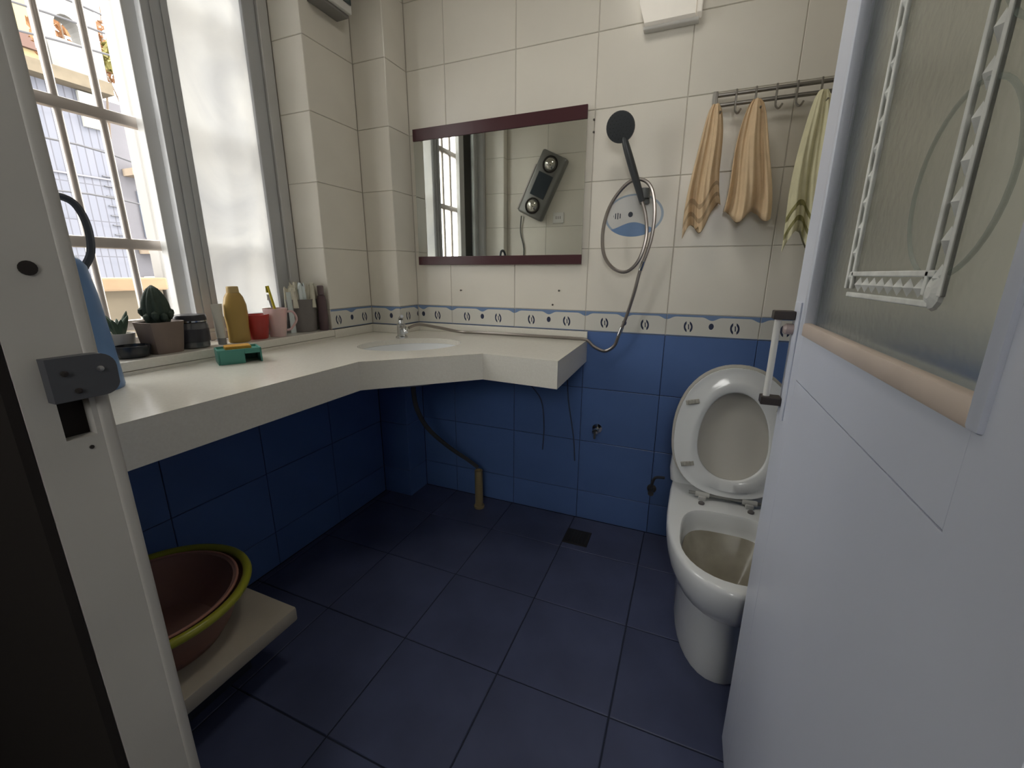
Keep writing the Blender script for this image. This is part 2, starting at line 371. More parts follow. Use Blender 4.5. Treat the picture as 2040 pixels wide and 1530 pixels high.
# ------------------------------------------------------------------ window
M_ALU = mat('grey_aluminium', (0.50, 0.515, 0.535), rough=0.45, metal=0.25, var=0.08)
M_ALUL = mat('pale_aluminium', (0.58, 0.58, 0.57), rough=0.5, metal=0.1, var=0.06)
def frosted_material():
    m = bpy.data.materials.new('frosted_marbled_glass'); m.use_nodes = True
    nt = m.node_tree; N, L = nt.nodes, nt.links; N.clear()
    out = N.new('ShaderNodeOutputMaterial'); tr = N.new('ShaderNodeBsdfTranslucent'); df = N.new('ShaderNodeBsdfDiffuse'); gl = N.new('ShaderNodeBsdfGlossy')
    tc = N.new('ShaderNodeTexCoord'); nz = N.new('ShaderNodeTexNoise'); nz.inputs['Scale'].default_value = 3.5; nz.inputs['Detail'].default_value = 8; nz.inputs['Distortion'].default_value = 1.2
    L.new(tc.outputs['Object'], nz.inputs['Vector'])
    cr = N.new('ShaderNodeValToRGB'); cr.color_ramp.elements[0].position = 0.30; cr.color_ramp.elements[0].color = (0.60, 0.605, 0.61, 1)
    cr.color_ramp.elements[1].position = 0.55; cr.color_ramp.elements[1].color = (0.71, 0.71, 0.70, 1)
    L.new(nz.outputs['Fac'], cr.inputs[0]); L.new(cr.outputs[0], tr.inputs[0]); L.new(cr.outputs[0], df.inputs[0]); gl.inputs['Roughness'].default_value = 0.25
    m1 = N.new('ShaderNodeMixShader'); m1.inputs[0].default_value = 0.25; L.new(tr.outputs[0], m1.inputs[1]); L.new(df.outputs[0], m1.inputs[2])
    m2 = N.new('ShaderNodeMixShader'); m2.inputs[0].default_value = 0.05; L.new(m1.outputs[0], m2.inputs[1]); L.new(gl.outputs[0], m2.inputs[2])
    L.new(m2.outputs[0], out.inputs[0]); return m
M_FROST = frosted_material()
def clear_glass(name, tint=(1, 1, 1), gloss=0.08, rough=0.02):
    m = bpy.data.materials.new(name); m.use_nodes = True
    nt = m.node_tree; N, L = nt.nodes, nt.links; N.clear()
    out = N.new('ShaderNodeOutputMaterial'); t = N.new('ShaderNodeBsdfTransparent'); g = N.new('ShaderNodeBsdfGlossy'); f = N.new('ShaderNodeFresnel')
    t.inputs[0].default_value = (*tint, 1); g.inputs['Roughness'].default_value = rough; f.inputs[0].default_value = 1.45
    mx = N.new('ShaderNodeMixShader'); L.new(f.outputs[0], mx.inputs[0]); L.new(t.outputs[0], mx.inputs[1]); L.new(g.outputs[0], mx.inputs[2])
    L.new(mx.outputs[0], out.inputs[0]); return m
M_CLEAR = clear_glass('clear_window_glass', (0.93, 0.96, 0.95))
win = thing('window_1', 'sliding aluminium window with a frosted right sash beside the counter', None, (0, 0, 0), kind='structure')
fx0, fx1 = -1.69, FRX
b = B()
b.box(fx0, fx1, WY0, WY0+0.04, ZS, WZ1, 0.003); b.box(fx0, fx1, 1.365, WY1, ZS, WZ1, 0.003)
b.box(fx0, fx1, WY0+0.04, 1.365, ZS, ZS+0.03, 0.003); b.box(fx0, fx1, WY0+0.04, 1.365, WZ1-0.04, WZ1, 0.003)
b.box(fx1-0.012, fx1-0.004, WY0+0.04, 1.365, ZS+0.03, ZS+0.042)
b.build('window_frame', M_ALUL, win)
B().box(-1.688, -1.652, 0.936, 0.988, ZS+0.031, WZ1-0.041, 0.003).build('window_mullion', M_ALUL, win)
def sash(name, x, y0, y1, sw0, sw1, glass, gname, m):
    z0, z1 = ZS+0.032, WZ1-0.045
    s = B().box(x-0.014, x+0.014, y0, y0+sw0, z0, z1, 0.003).box(x-0.014, x+0.014, y1-sw1, y1, z0, z1, 0.003)
    s.box(x-0.013, x+0.013, y0+sw0, y1-sw1, z0, z0+0.05, 0.002).box(x-0.013, x+0.013, y0+sw0, y1-sw1, z1-0.05, z1, 0.002)
    s.box(x+0.014, x+0.019, y0+sw0*0.30, y0+sw0*0.42, z0, z1); s.box(x+0.014, x+0.018, y0+sw0*0.70, y0+sw0*0.8, z0, z1)
    so_ = s.build(name, m, win)
    B().box(x-0.0025, x+0.0025, y0+sw0-0.004, y1-sw1+0.004, z0+0.046, z1-0.046).build(gname, glass, so_)
    return so_
sash('window_sash', -1.625, 0.965, 1.364, 0.082, 0.055, M_FROST, 'frosted_pane', M_ALU)
sash('window_sash', -1.662, 0.352, 0.64, 0.05, 0.07, M_CLEAR, 'clear_pane', M_ALUL)
# stone sill
M_STONE = mat('cream_speckled_stone', (0.76, 0.74, 0.67), rough=0.17, spec=0.55, col2=(0.72, 0.695, 0.625), vscale=160, detail=2)
sill = B().box(FRX, W+0.012, WY0-0.001, WY1+0.001, ZS-0.028, ZS, 0.003).build('trim_1', M_STONE)
tag(sill, 'cream stone window sill crowded with toiletries', None, None, 'structure')
# security grille outside
M_STEEL = mat('dull_stainless_steel', (0.44, 0.40, 0.37), rough=0.4, metal=0.45, var=0.1)
gr = thing('security_grille', 'steel security grille of crossed bars outside the window', 'grille', (-1.72, 0.86, ZS))
y = 0.34
k = 0
for k in range(11):
    yy = 0.340+k*0.1045
    B().tube([(0, yy-0.86, -0.04), (0, yy-0.86, 1.48)], 0.0105, 10).build('upright_bar', M_STEEL, gr, True)
for z in (0.98, 1.240, 1.617, 1.99, 2.34):
    B().box(-0.012, 0.012, -0.56, 0.56, z-ZS-0.017, z-ZS+0.017, 0.006).build('cross_bar', M_STEEL, gr, True)

# ------------------------------------------------------------------ door frame and door
M_PAINT = mat('white_door_paint', (0.70, 0.735, 0.85), rough=0.36, spec=0.4, var=0.05, vscale=3, bump=0.02, bscale=25)
M_PAINT2 = mat('cream_frame_paint', (0.55, 0.53, 0.49), rough=0.5, var=0.12, vscale=6, bump=0.03, bscale=30)
M_DARK = mat('dark_hole', (0.025, 0.02, 0.018), rough=0.9)
M_GUN = mat('grey_plastic_metal', (0.085, 0.088, 0.10), rough=0.5, spec=0.4, var=0.15)
trim = thing('trim_2', 'cream wooden door frame with strike plate on the left', None, kind='structure')
JX = -0.55
hy0, hy1, hz0, hz1 = 0.189, 0.213, 0.990, 1.030
JY0, JY1 = 0.166, 0.2245
b = B()
b.box(DX0, JX, JY0, JY1, 0, hz0); b.box(DX0, JX, JY0, JY1, hz1, DZ)
b.box(DX0, JX, JY0, hy0, hz0, hz1); b.box(DX0, JX, hy1, JY1, hz0, hz1); b.box(DX0, JX-0.015, hy0, hy1, hz0, hz1)
b.build('jamb', M_PAINT2, trim)
B().box(JX-0.0149, JX-0.0135, hy0, hy1, hz0, hz1).build('mortise_bottom', M_DARK, trim)
B().box(JX-0.014, JX+0.0015, 0.2165, 0.2300, 0, DZ, 0.004, 3).build('stop_bead', M_PAINT2, trim, True)
B().box(DX1-0.02, DX1+0.005, 0.166, 0.236, 0, DZ).build('jamb', M_PAINT2, trim)
B().box(DX0, DX1, 0.166, 0.236, DZ, DZ+0.03).build('head', M_PAINT2, trim)
# strike plate with a rounded lip
pl = [(0.0, -0.021), (0.038, -0.021)] + [(0.038+0.014*math.sin(a), -0.007-0.014*math.cos(a)) for a in [i*math.pi/12 for i in range(1, 6)]] + [(0.052, 0.007)] + [(0.038+0.014*math.cos(a), 0.007+0.014*math.sin(a)) for a in [i*math.pi/12 for i in range(1, 7)]] + [(0.0, 0.021)]
Mp = Matrix.Translation((JX+0.0005, 0.184, 1.052)) @ Matrix(((0, 0, 1, 0), (1, 0, 0, 0), (0, 1, 0, 0), (0, 0, 0, 1)))
sp = B().prism(pl, 0, 0.013, M=Mp).build('strike_plate', M_GUN, trim)
for (yy, zz, mm) in ((0.195, 1.058, M_DARK), (0.222, 1.058, mat('screw_steel', (0.5, 0.5, 0.5), 0.35, 0.9)), (0.202, 1.040, M_DARK)):
    B().lathe([(0.0028, 0), (0.0028, 0.002), (0.0012, 0.0026)], 10).xf(Matrix.Translation((JX+0.0135, yy, zz)) @ Matrix.Rotation(math.pi/2, 4, 'Y')).build('screw', mm, sp)
B().lathe([(0.0065, 0), (0.0065, 0.0012), (0.0045, 0.0014)], 16).xf(Matrix.Translation((JX, 0.195, 1.154)) @ Matrix.Rotation(math.pi/2, 4, 'Y')).build('peg_hole', M_DARK, trim)
B().lathe([(0.002, 0), (0.002, 0.001)], 8).xf(Matrix.Translation((JX, 0.206, 0.978)) @ Matrix.Rotation(math.pi/2, 4, 'Y')).build('nail_hole', M_DARK, trim)

door = thing('door_1', 'white half-glazed door standing open on the right', None, (0.183, 0.24, 0.018), kind='structure')
DL, DT, DH = 0.715, 0.038, 2.0     # leaf length, thickness, height; local x = thickness, y = along the leaf
gy0, gy1, gz0, gz1 = 0.125, 0.612, 1.050, 1.90
B().box(0, DT, 0.012, gy0, 0, DH).build('stile', M_PAINT, door)
B().box(0, DT, gy1, DL, 0, DH, 0.002).build('stile', M_PAINT, door)
B().box(0, DT, gy0, gy1, gz1, DH, 0.001).build('rail', M_PAINT, door)
B().box(0, DT, gy0, gy1, 0.955, gz0, 0.001).build('rail', M_PAINT, door)
B().box(0, DT, gy0, gy1, 0, 0.20, 0.001).build('rail', M_PAINT, door)
B().box(0.0, DT, gy0, gy1-0.0016, 0.200, 0.9539).build('lower_panel', M_PAINT, door)
M_BEAD = mat('pinkish_glazing_bead', (0.70, 0.58, 0.50), rough=0.4, var=0.12, vscale=10)
def bead(y0, y1, z0, z1, m, n='glazing_bead'): B().box(-0.004, 0.010, y0, y1, z0, z1, 0.003, 2).build(n, m, door, True)
bead(gy0-0.002, gy1, gz0-0.018, gz0+0.004, M_BEAD); bead(gy1-0.004, gy1+0.016, gz0-0.018, gz1+0.012, M_PAINT); bead(gy0-0.012, gy0+0.004, gz0-0.018, gz1+0.012, M_PAINT); bead(gy0, gy1, gz1-0.004, gz1+0.012, M_PAINT)
M_DGLASS = mat('textured_greenish_glass', (0.80, 0.84, 0.81), rough=0.25, trans=1.0, ior=1.18, spec=0.5, bump=0.04, bscale=90)
pane = B().box(0.012, 0.018, gy0-0.003, gy1+0.003, gz0-0.003, gz1+0.003).build('glass_pane', M_DGLASS, door)
M_ETCH = mat('etched_white_glass', (0.90, 0.91, 0.88), rough=0.3, spec=0.6, var=0.25, vscale=40)
def strip(y, z0, z1, hw):
    for q in (-hw, hw): B().box(0.008, 0.0125, y+q-0.0035, y+q+0.0035, z0, z1, 0.0012).build('etched_line', M_ETCH, pane)
    n = int((z1-z0)/0.03)
    for i in range(n):
        zc = z0+(i+0.5)*(z1-z0)/n; bb = B()
        bb.faces([(0.012, y-hw*0.7, zc), (0.012, y, zc-0.012), (0.012, y+hw*0.7, zc), (0.012, y, zc+0.012), (0.007, y, zc)], [(0, 1, 4), (1, 2, 4), (2, 3, 4), (3, 0, 4), (3, 2, 1, 0)])
        bb.build('etched_diamond', M_ETCH, pane)
sy0, sy1 = 0.487-0.24, 0.708-0.24
strip(sy0, 1.115, 1.88, 0.014); strip(sy1, 1.115, 1.88, 0.010)
for zz in (1.108, 1.134): B().box(0.008, 0.0125, sy0, sy1, zz-0.003, zz+0.003, 0.0012).build('etched_line', M_ETCH, pane)
for i in range(8):
    yc = sy0+0.03+i*(sy1-sy0-0.06)/7; bb = B()
    bb.faces([(0.012, yc-0.011, 1.121), (0.012, yc, 1.112), (0.012, yc+0.011, 1.121), (0.012, yc, 1.130), (0.007, yc, 1.121)], [(0, 1, 4), (1, 2, 4), (2, 3, 4), (3, 0, 4), (3, 2, 1, 0)])
    bb.build('etched_diamond', M_ETCH, pane)
B().lathe([(0.016, 0), (0.014, 0.003), (0.005, 0.006)], 12).xf(Matrix.Translation((0.0125, sy0, 1.118)) @ Matrix.Rotation(-math.pi/2, 4, 'Y')).build('etched_rosette', M_ETCH, pane)
M_RING = mat('etched_green_ring', (0.34, 0.42, 0.38), rough=0.4, alpha=0.28)
for (yc, zc, r) in ((0.255, 1.205, 0.075), (0.16, 1.40, 0.11)):
    B().tube([(0.0115, yc+r*math.cos(a), zc+r*math.sin(a)) for a in [i*2*math.pi/40 for i in range(40)]], 0.0022, 6, closed=True).build('etched_ring', M_RING, pane)
# pull handle near the free edge
M_BROWN = mat('dark_bronze', (0.055, 0.045, 0.042), rough=0.45, metal=0.3)
M_WPLAS = mat('white_plastic', (0.72, 0.71, 0.68), rough=0.35)
h = B().box(-0.003, 0, 0.655, 0.700, 0.865, 1.085, 0.001).build('handle_plate', M_PAINT, door)
for zz in (0.895, 1.060):
    B().box(-0.038, -0.003, 0.676, 0.704, zz-0.008, zz+0.008, 0.002).build('handle_bracket', M_BROWN, h)
B().tube([(-0.028, 0.690, 0.895), (-0.028, 0.690, 1.060)], 0.006, 10).build('handle_bar', M_WPLAS, h, True)
B().lathe([(0.010, 0), (0.010, 0.012), (0.006, 0.016)], 14).xf(Matrix.Translation((-0.003, 0.685, 1.035)) @ Matrix.Rotation(-math.pi/2, 4, 'Y')).build('lock_knob', mat('pinkish_lock', (0.45, 0.36, 0.34), 0.4), h, True)
B().box(0.010, 0.028, DL, DL+0.0015, 0.92, 1.10).build('latch_face', M_GUN, door)

# ------------------------------------------------------------------ counter
CO = thing('washstand_counter', 'cream stone corner counter with a cut-back front and deep apron', 'counter', (0, 0, 0))
ex, ey, ea, eb, er = -1.035, 1.415, 0.205, 0.155, math.radians(42)
ell = lambda k, n=40: [(ex+k*ea*math.cos(t)*math.cos(er)-k*eb*math.sin(t)*math.sin(er), ey+k*ea*math.cos(t)*math.sin(er)+k*eb*math.sin(t)*math.cos(er)) for t in [2*math.pi*i/n for i in range(n)]]
g0 = 0.002
fr = [(W+g0, YF+g0), (-0.977, YF+g0), (-0.977, 1.050), (-0.674, 1.345), (-0.385, 1.320), (-0.400, D-g0), (COLX+g0, D-g0), (COLX+g0, COLY-g0), (W+g0, COLY-g0)]
B().prism(fr, ZC-0.022, ZC, hole=ell(1.0)).build('top_slab', M_STONE, CO)
def apron(pts, th, z0, z1):
    n = len(pts); inn = []
    for i, p in enumerate(pts):
        a = Vector(pts[max(i-1, 0)]); c = Vector(pts[min(i+1, n-1)]); p = Vector(p)
        d1 = (p-a).normalized() if i > 0 else (c-p).normalized(); d2 = (c-p).normalized() if i < n-1 else d1
        nn = (Vector((-d1.y, d1.x))+Vector((-d2.y, d2.x))).normalized(); s = th/max(0.3, nn.dot(Vector((-d1.y, d1.x))))
        inn.append(tuple(p+nn*s))
    return B().prism(list(pts)+inn[::-1], z0, z1)
apron(fr[1:6], 0.022, ZC-0.096, ZC-0.0221).build('apron', M_STONE, CO)
ub = B().box(COLX+g0, -0.400, D-0.014, D-0.001, ZC, ZB-BH-0.001, 0.002).box(W+g0, COLX, COLY-0.014, COLY-0.001, ZC, ZB-BH-0.001, 0.002)
ub.box(COLX+0.001, COLX+0.014, COLY-0.0005, D-0.0145, ZC, ZB-BH-0.001, 0.002).box(W+0.001, W+0.0119, WY1+0.002, COLY-0.0145, ZC, ZB-BH-0.001, 0.002)
ub.box(W+0.001, W+0.0118, YF+0.002, WY1, ZC, ZS-0.029)
ub.build('upstand', M_STONE, CO)
for (x0, x1, yb) in ((-1.43, -1.0, 0.62),):
    pass
# sink and tap
M_CER = mat('white_ceramic', (0.80, 0.82, 0.83), rough=0.12, spec=0.55, coat=0.3)
M_CHROME = mat('chrome', (0.62, 0.63, 0.64), rough=0.12, metal=1.0)
sk = thing('sink_basin', 'white oval undermount sink set in the corner counter', 'sink', (ex, ey, ZC-0.165))
rings = []
for k_, z in ((1.08, -0.024), (1.0, -0.0225), (0.985, -0.05), (0.93, -0.09), (0.80, -0.125), (0.55, -0.145), (0.2, -0.152), (0.08, -0.153)):
    rings.append([(x-ex, y-ey, 0.165+z) for x, y in ell(k_)])
out_ = [[(x-ex, y-ey, 0.165+z) for x, y in ell(k_)] for k_, z in ((0.08, -0.162), (0.6, -0.156), (0.88, -0.132), (1.0, -0.09), (1.06, -0.045), (1.08, -0.024))]
B().loft(rings+out_, False, False).build('bowl', M_CER, sk, True, weld=True)
B().lathe([(0.001, 0.0125), (0.02, 0.0125), (0.022, 0.016), (0.012, 0.0175), (0.001, 0.0165)], 20, cap0=False, cap1=False).build('drain', M_CHROME, sk, True)
tp = thing('basin_tap', 'small chrome tap standing behind the sink', 'tap', (-1.175, 1.545, ZC))
B().lathe([(0.026, 0), (0.026, 0.006), (0.019, 0.010), (0.018, 0.052), (0.020, 0.060), (0.015, 0.064)], 20).build('tap_body', M_CHROME, tp, True)
d = Vector((ex+1.175, ey-1.545)).normalized()
B().tube([(0, 0, 0.040), (d.x*0.04, d.y*0.04, 0.052), (d.x*0.085, d.y*0.085, 0.050), (d.x*0.10, d.y*0.10, 0.036)], 0.0105, 10, smooth=4).build('spout', M_CHROME, tp, True)
B().tube([(0, 0, 0.064), (0, 0, 0.078), (d.x*-0.004, d.y*-0.004, 0.086), (d.x*0.03, d.y*0.03, 0.098)], lambda t: 0.013-0.006*t, 10).build('lever', M_CHROME, tp, True)

# ------------------------------------------------------------------ mirror
MXL, MXR, MZ0, MZ1, MYF = -1.236, -0.438, 1.190, 1.777, D-0.026
mr = thing('wall_mirror', 'rectangular mirror with maroon top and bottom strips on the back wall', 'mirror', ((MXL+MXR)/2, D-0.013, MZ0))
hw = (MXR-MXL)/2
M_MIR = mat('silvered_glass', (0.64, 0.66, 0.63), rough=0.015, metal=1.0)
M_MAROON = mat('maroon_laminate', (0.062, 0.018, 0.024), rough=0.3)
B().box(-hw+0.004, hw-0.004, -0.004, 0.0125, 0.006, MZ1-MZ0-0.006).build('backing_board', mat('board', (0.3, 0.28, 0.25), 0.8), mr)
B().box(-hw, hw, -0.009, -0.0041, 0.0385, MZ1-MZ0-0.0495).build('mirror_glass', M_MIR, mr)
B().box(-hw-0.001, hw+0.001, -0.013, -0.0041, 0, 0.038, 0.001).build('bottom_strip', M_MAROON, mr)
B().box(-hw-0.001, hw+0.001, -0.013, -0.0041, MZ1-MZ0-0.049, MZ1-MZ0, 0.001).build('top_strip', M_MAROON, mr)

# ------------------------------------------------------------------ hand shower
M_SHW = mat('dark_grey_plastic', (0.045, 0.05, 0.055), rough=0.35)
M_HOSE = mat('chrome_hose', (0.36, 0.33, 0.31), rough=0.3, metal=0.9)
hs = thing('hand_shower', 'dark grey round hand shower held on the back wall right of the mirror', 'shower', (-0.205, D-0.03, 1.445))
hc = Vector((-0.088, -0.085, 0.212))      # head centre
fd = Vector((-0.05, -0.93, -0.36)).normalized()
q = fd.to_track_quat('Z', 'Y').to_matrix().to_4x4()
shead = B().lathe([(0.012, -0.024), (0.030, -0.018), (0.047, -0.006), (0.051, 0.004), (0.049, 0.009), (0.020, 0.0105), (0.001, 0.0105)], 32, cap1=False).xf(Matrix.Translation(hc) @ q)
shead = shead.build('shower_head', M_SHW, hs, True)
nb = B()
for rr, n in ((0.012, 6), (0.024, 12), (0.036, 18)):
    for i in range(n):
        a = 2*math.pi*i/n; nb.lathe([(0.0015, 0.0100), (0.0012, 0.0125)], 6, c=(rr*math.cos(a), rr*math.sin(a), 0))
nb.xf(Matrix.Translation(hc) @ q).build('nozzles', mat('dark_rubber', (0.02, 0.02, 0.022), 0.7), shead)['kind'] = 'stuff'
hb = Vector((-0.002, -0.025, -0.03))
B().tube([hc+Vector((0.012, 0.012, -0.030)), hc*0.72+hb*0.28, hc*0.35+hb*0.65, hb], lambda t: 0.0125-0.0015*math.cos(t*6), 12, smooth=5).build('shower_handle', M_SHW, hs, True)
B().box(-0.016, 0.020, 0.004, 0.0295, -0.035, 0.020, 0.006).build('wall_bracket', mat('bracket_grey', (0.12, 0.13, 0.13), 0.4), hs, True)
B().lathe([(0.019, -0.018), (0.021, 0.016), (0.017, 0.016), (0.015, -0.018)], 16, c=(0.002, -0.014, 0.0), cap0=False, cap1=False).build('holder_ring', mat('bracket_grey', (0.12, 0.13, 0.13)), hs, True, weld=True)
HP = [(-1.150, 1.565, 0.915), (-1.13, 1.62, 0.925), (-1.08, 1.70, 0.905), (-1.00, 1.775, 0.880), (-0.90, 1.797, 0.879), (-0.65, 1.797, 0.879), (-0.46, 1.797, 0.879), (-0.40, 1.797, 0.876),
      (-0.365, 1.795, 0.850), (-0.318, 1.790, 0.834), (-0.278, 1.785, 0.860), (-0.262, 1.780, 0.905), (-0.236, 1.780, 0.985), (-0.212, 1.775, 1.080), (-0.195, 1.770, 1.165),
      (-0.165, 1.765, 1.270), (-0.158, 1.760, 1.370), (-0.175, 1.757, 1.455), (-0.215, 1.757, 1.490), (-0.265, 1.755, 1.478), (-0.320, 1.755, 1.410), (-0.345, 1.755, 1.320), (-0.338, 1.757, 1.230),
      (-0.300, 1.757, 1.175), (-0.245, 1.753, 1.160), (-0.200, 1.750, 1.205), (-0.180, 1.752, 1.290), (-0.190, 1.760, 1.365), (-0.207, 1.765, 1.415)]
hz = thing('shower_hose', 'looped metal shower hose running along the counter and up the back wall', 'hose', (-0.205, D-0.03, 0.834))
o_ = Vector((-0.205, D-0.03, 0.834))
B().tube([Vector(p)-o_ for p in HP], 0.0068, 8, smooth=6).build('hose', M_HOSE, hz, True)
for (a, bb2) in ((11, 12), (14, 15)):
    pa, pb = Vector(HP[a])-o_, Vector(HP[bb2])-o_
    B().tube([pa, pa+(pb-pa).normalized()*0.035], 0.0085, 10).build('hose_nut', M_CHROME, hz, True)

# ------------------------------------------------------------------ towel rail and towels
M_RAIL = mat('tarnished_rail_metal', (0.30, 0.285, 0.26), rough=0.35, metal=0.8)
tr_ = thing('towel_rail', 'double metal towel rail with hooks high on the back wall', 'towel rail', (0.30, D-0.002, 1.70))
B().tube([(-0.30, -0.045, 0.036), (0.28, -0.045, 0.036)], 0.0065, 10).build('rail_bar', M_RAIL, tr_, True)
B().tube([(-0.30, -0.045, 0.006), (0.28, -0.045, 0.006)], 0.0065, 10).build('rail_bar', M_RAIL, tr_, True)
for xx in (-0.295, 0.28):
    B().box(xx-0.006, xx+0.006, -0.052, 0.0, -0.006, 0.048, 0.002).build('end_bracket', M_RAIL, tr_)
for i, xx in enumerate((-0.288, -0.229, -0.171, -0.112, -0.055, 0.010, 0.07, 0.13)):
    B().tube([(xx, -0.050, 0.046), (xx, -0.056, 0.030), (xx, -0.056, 0.0), (xx+0.002, -0.060, -0.022), (xx+0.010, -0.078, -0.034), (xx+0.016, -0.092, -0.026)], 0.0032, 6, smooth=3).build('hook', M_RAIL, tr_, True)
B().lathe([(0.006, -0.05), (0.006, -0.045), (0.003, -0.044)], 8).xf(Matrix.Rotation(math.pi/2, 4, 'X') @ Matrix.Translation((-0.258, 0.05, -0.003))).build('screw', M_RAIL, tr_)
def towel(name, label, top, bottomL, bottomR, zb_fn, m, folds, seed, depth=0.035, hemmat=None, grp=None):
    """cloth gathered on a hook: front and back sheets with pleats, closed at the sides"""
    rnd = random.Random(seed); t = thing(name, label, 'towel', (top[0], top[1], top[2]-0.40), group=grp)
    nu, nv = 44, 26; ph = [rnd.uniform(0, 6.28) for _ in range(6)]
    def pt(u, v, side):
        # u across 0..1, v down 0..1
        xl = (bottomL-top[0])*(v**0.6)-0.012*(1-v); xr = (bottomR-top[0])*(v**0.6)+0.012*(1-v)
        zz = -(top[2]-zb_fn(u))*v
        x = xl+(xr-xl)*u+0.010*math.sin(5*v+ph[0])*v
        amp = 0.004+0.012*v
        y = amp*math.sin(folds*math.pi*2*u+ph[1]+1.4*v)+0.4*amp*math.sin(folds*2*math.pi*3.1*u+ph[2]-2*v)
        th = (0.009+0.016*math.sin(math.pi*min(1, max(0, u))))*(0.55+0.45*math.sin(math.pi*min(1, v*0.9+0.1)))*(1.0 if 0.01 < u < 0.99 else 0.15)
        ymax = D-0.012-top[1]
        return (x, min(y+side*th, ymax), zz+0.40)
    f = [[pt(i/nu, j/nv, -1) for i in range(nu+1)]+[pt(1-i/nu, j/nv, 1) for i in range(nu+1)] for j in range(nv+1)]
    cloth = B().loft(f, True, True).build('towel_cloth', m, t, True, ang=1.6)
    if hemmat:
        jj = int(nv*0.80)
        for j0 in (jj, jj+3):
            rg = []
            for j in (j0, j0+1):
                rg.append([(x, y-0.0022, z) for x, y, z in [pt(i/nu, j/nv, -1) for i in range(nu+1)]])
            back = [[(x, y+0.002, z) for x, y, z in r] for r in rg]
            B().loft([rg[0], rg[1], back[1], back[0], rg[0]], False, False, closed=False).build('hem_stripe', hemmat, cloth, True)
    return t
M_TAN = mat('tan_terry_cloth', (0.74, 0.56, 0.36), rough=0.95, spec=0.1, var=0.12, vscale=25, bump=0.15, bscale=200)
M_TANS = mat('brown_hem_weave', (0.46, 0.34, 0.22), rough=0.95, spec=0.1)
M_PALE = mat('pale_yellow_terry_cloth', (0.80, 0.76, 0.52), rough=0.95, spec=0.1, var=0.12, vscale=25, bump=0.15, bscale=200)
M_OLIVE = mat('olive_hem', (0.30, 0.28, 0.12), rough=0.95)
towel('hand_towel', 'tan towel on the first hook, longer of the two with striped hem', (0.012, 1.748, 1.700), -0.055, 0.060, lambda u: 1.275+0.10*u+0.03*math.sin(9*u), M_TAN, 1.6, 3, hemmat=M_TANS)
towel('hand_towel', 'tan towel gathered on the middle hook next to the longer one', (0.132, 1.748, 1.700), 0.068, 0.215, lambda u: 1.345+0.02*math.sin(11*u+1), M_TAN, 1.9, 5)
towel('hand_towel', 'pale yellow towel on the hook nearest the door edge', (0.312, 1.745, 1.700), 0.255, 0.375, lambda u: 1.225+0.07*abs(math.sin(5*u)), M_PALE, 1.5, 9, hemmat=M_OLIVE)

# ------------------------------------------------------------------ toilet
TX = 0.175
to = thing('toilet', 'white ceramic toilet with seat and lid raised, half behind the door', 'toilet', (TX, 1.40, 0))
def dsh(yf, yb, hw_, n=36, pw=2.2, rb=0.4):
    """closed plan outline: rounded front, squarer back"""
    pts = []
    cy = yf+(yb-yf)*0.45
    for i in range(n):
        t = 2*math.pi*i/n; c, s = math.cos(t), math.sin(t)
        p = pw if s < 0 else 3.6
        x = hw_*math.copysign(abs(c)**(2/p), c)
        y = (cy-yf)*math.copysign(abs(s)**(2/p), s) if s < 0 else (yb-cy)*abs(s)**(2/p)
        pts.append((x, cy+y-1.40))
    return pts
sec = [(0.0, 1.125, 1.765, 0.122), (0.02, 1.122, 1.768, 0.124), (0.10, 1.128, 1.768, 0.119), (0.205, 1.130, 1.770, 0.116), (0.222, 1.122, 1.770, 0.119), (0.236, 1.092, 1.773, 0.136), (0.270, 1.050, 1.776, 0.158), (0.315, 1.022, 1.778, 0.171), (0.355, 1.009, 1.780, 0.177), (0.385, 1.006, 1.780, 0.178), (0.397, 1.010, 1.778, 0.175), (0.400, 1.018, 1.776, 0.170)]
rg = [[(x, y, z) for x, y in dsh(a, c, hh)] for z, a, c, hh in sec]
inn = [(0.400, 1.046, 1.392, 0.136), (0.392, 1.052, 1.388, 0.131), (0.355, 1.054, 1.390, 0.130), (0.33, 1.060, 1.385, 0.126), (0.28, 1.085, 1.36, 0.105), (0.22, 1.13, 1.31, 0.070), (0.185, 1.17, 1.27, 0.040)]
ri = [[(x, y, z) for x, y in dsh(a, c, hh, pw=2.1)] for z, a, c, hh in inn]
B().loft(rg+ri, True, True).build('bowl', M_CER, to, True, ang=0.9, weld=True)
M_STAIN = mat('stained_glaze', (0.43, 0.40, 0.33), rough=0.2, var=0.2, vscale=18)
B().loft([[(x, y, z+0.0015) for x, y in dsh(a, c, hh-0.002, pw=2.1)] for z, a, c, hh in inn[3:]], False, True).build('stained_bowl_inside', M_STAIN, to, True)
tk = [(0.3995, 1.560, 1.785, 0.180), (0.44, 1.575, 1.800, 0.186), (0.52, 1.590, 1.806, 0.180), (0.60, 1.600, 1.808, 0.172), (0.64, 1.602, 1.808, 0.168)]
def rrect(y0, y1, hw_, z, n=6, r=0.03):
    pts = []
    for (cx, cyy, a0) in ((hw_-r, y1-r, 0), (-hw_+r, y1-r, 90), (-hw_+r, y0+r, 180), (hw_-r, y0+r, 270)):
        for i in range(n+1):
            a = math.radians(a0+90*i/n); pts.append((cx+r*math.cos(a), cyy+r*math.sin(a)-1.40, z))
    return pts
B().loft([rrect(a, c, hh, z) for z, a, c, hh in tk]).build('tank', M_CER, to, True)
B().loft([rrect(1.596, 1.812, 0.171, 0.6405), rrect(1.594, 1.814, 0.173, 0.648), rrect(1.596, 1.812, 0.171, 0.664), rrect(1.605, 1.805, 0.163, 0.668)]).build('tank_lid', M_CER, to, True)
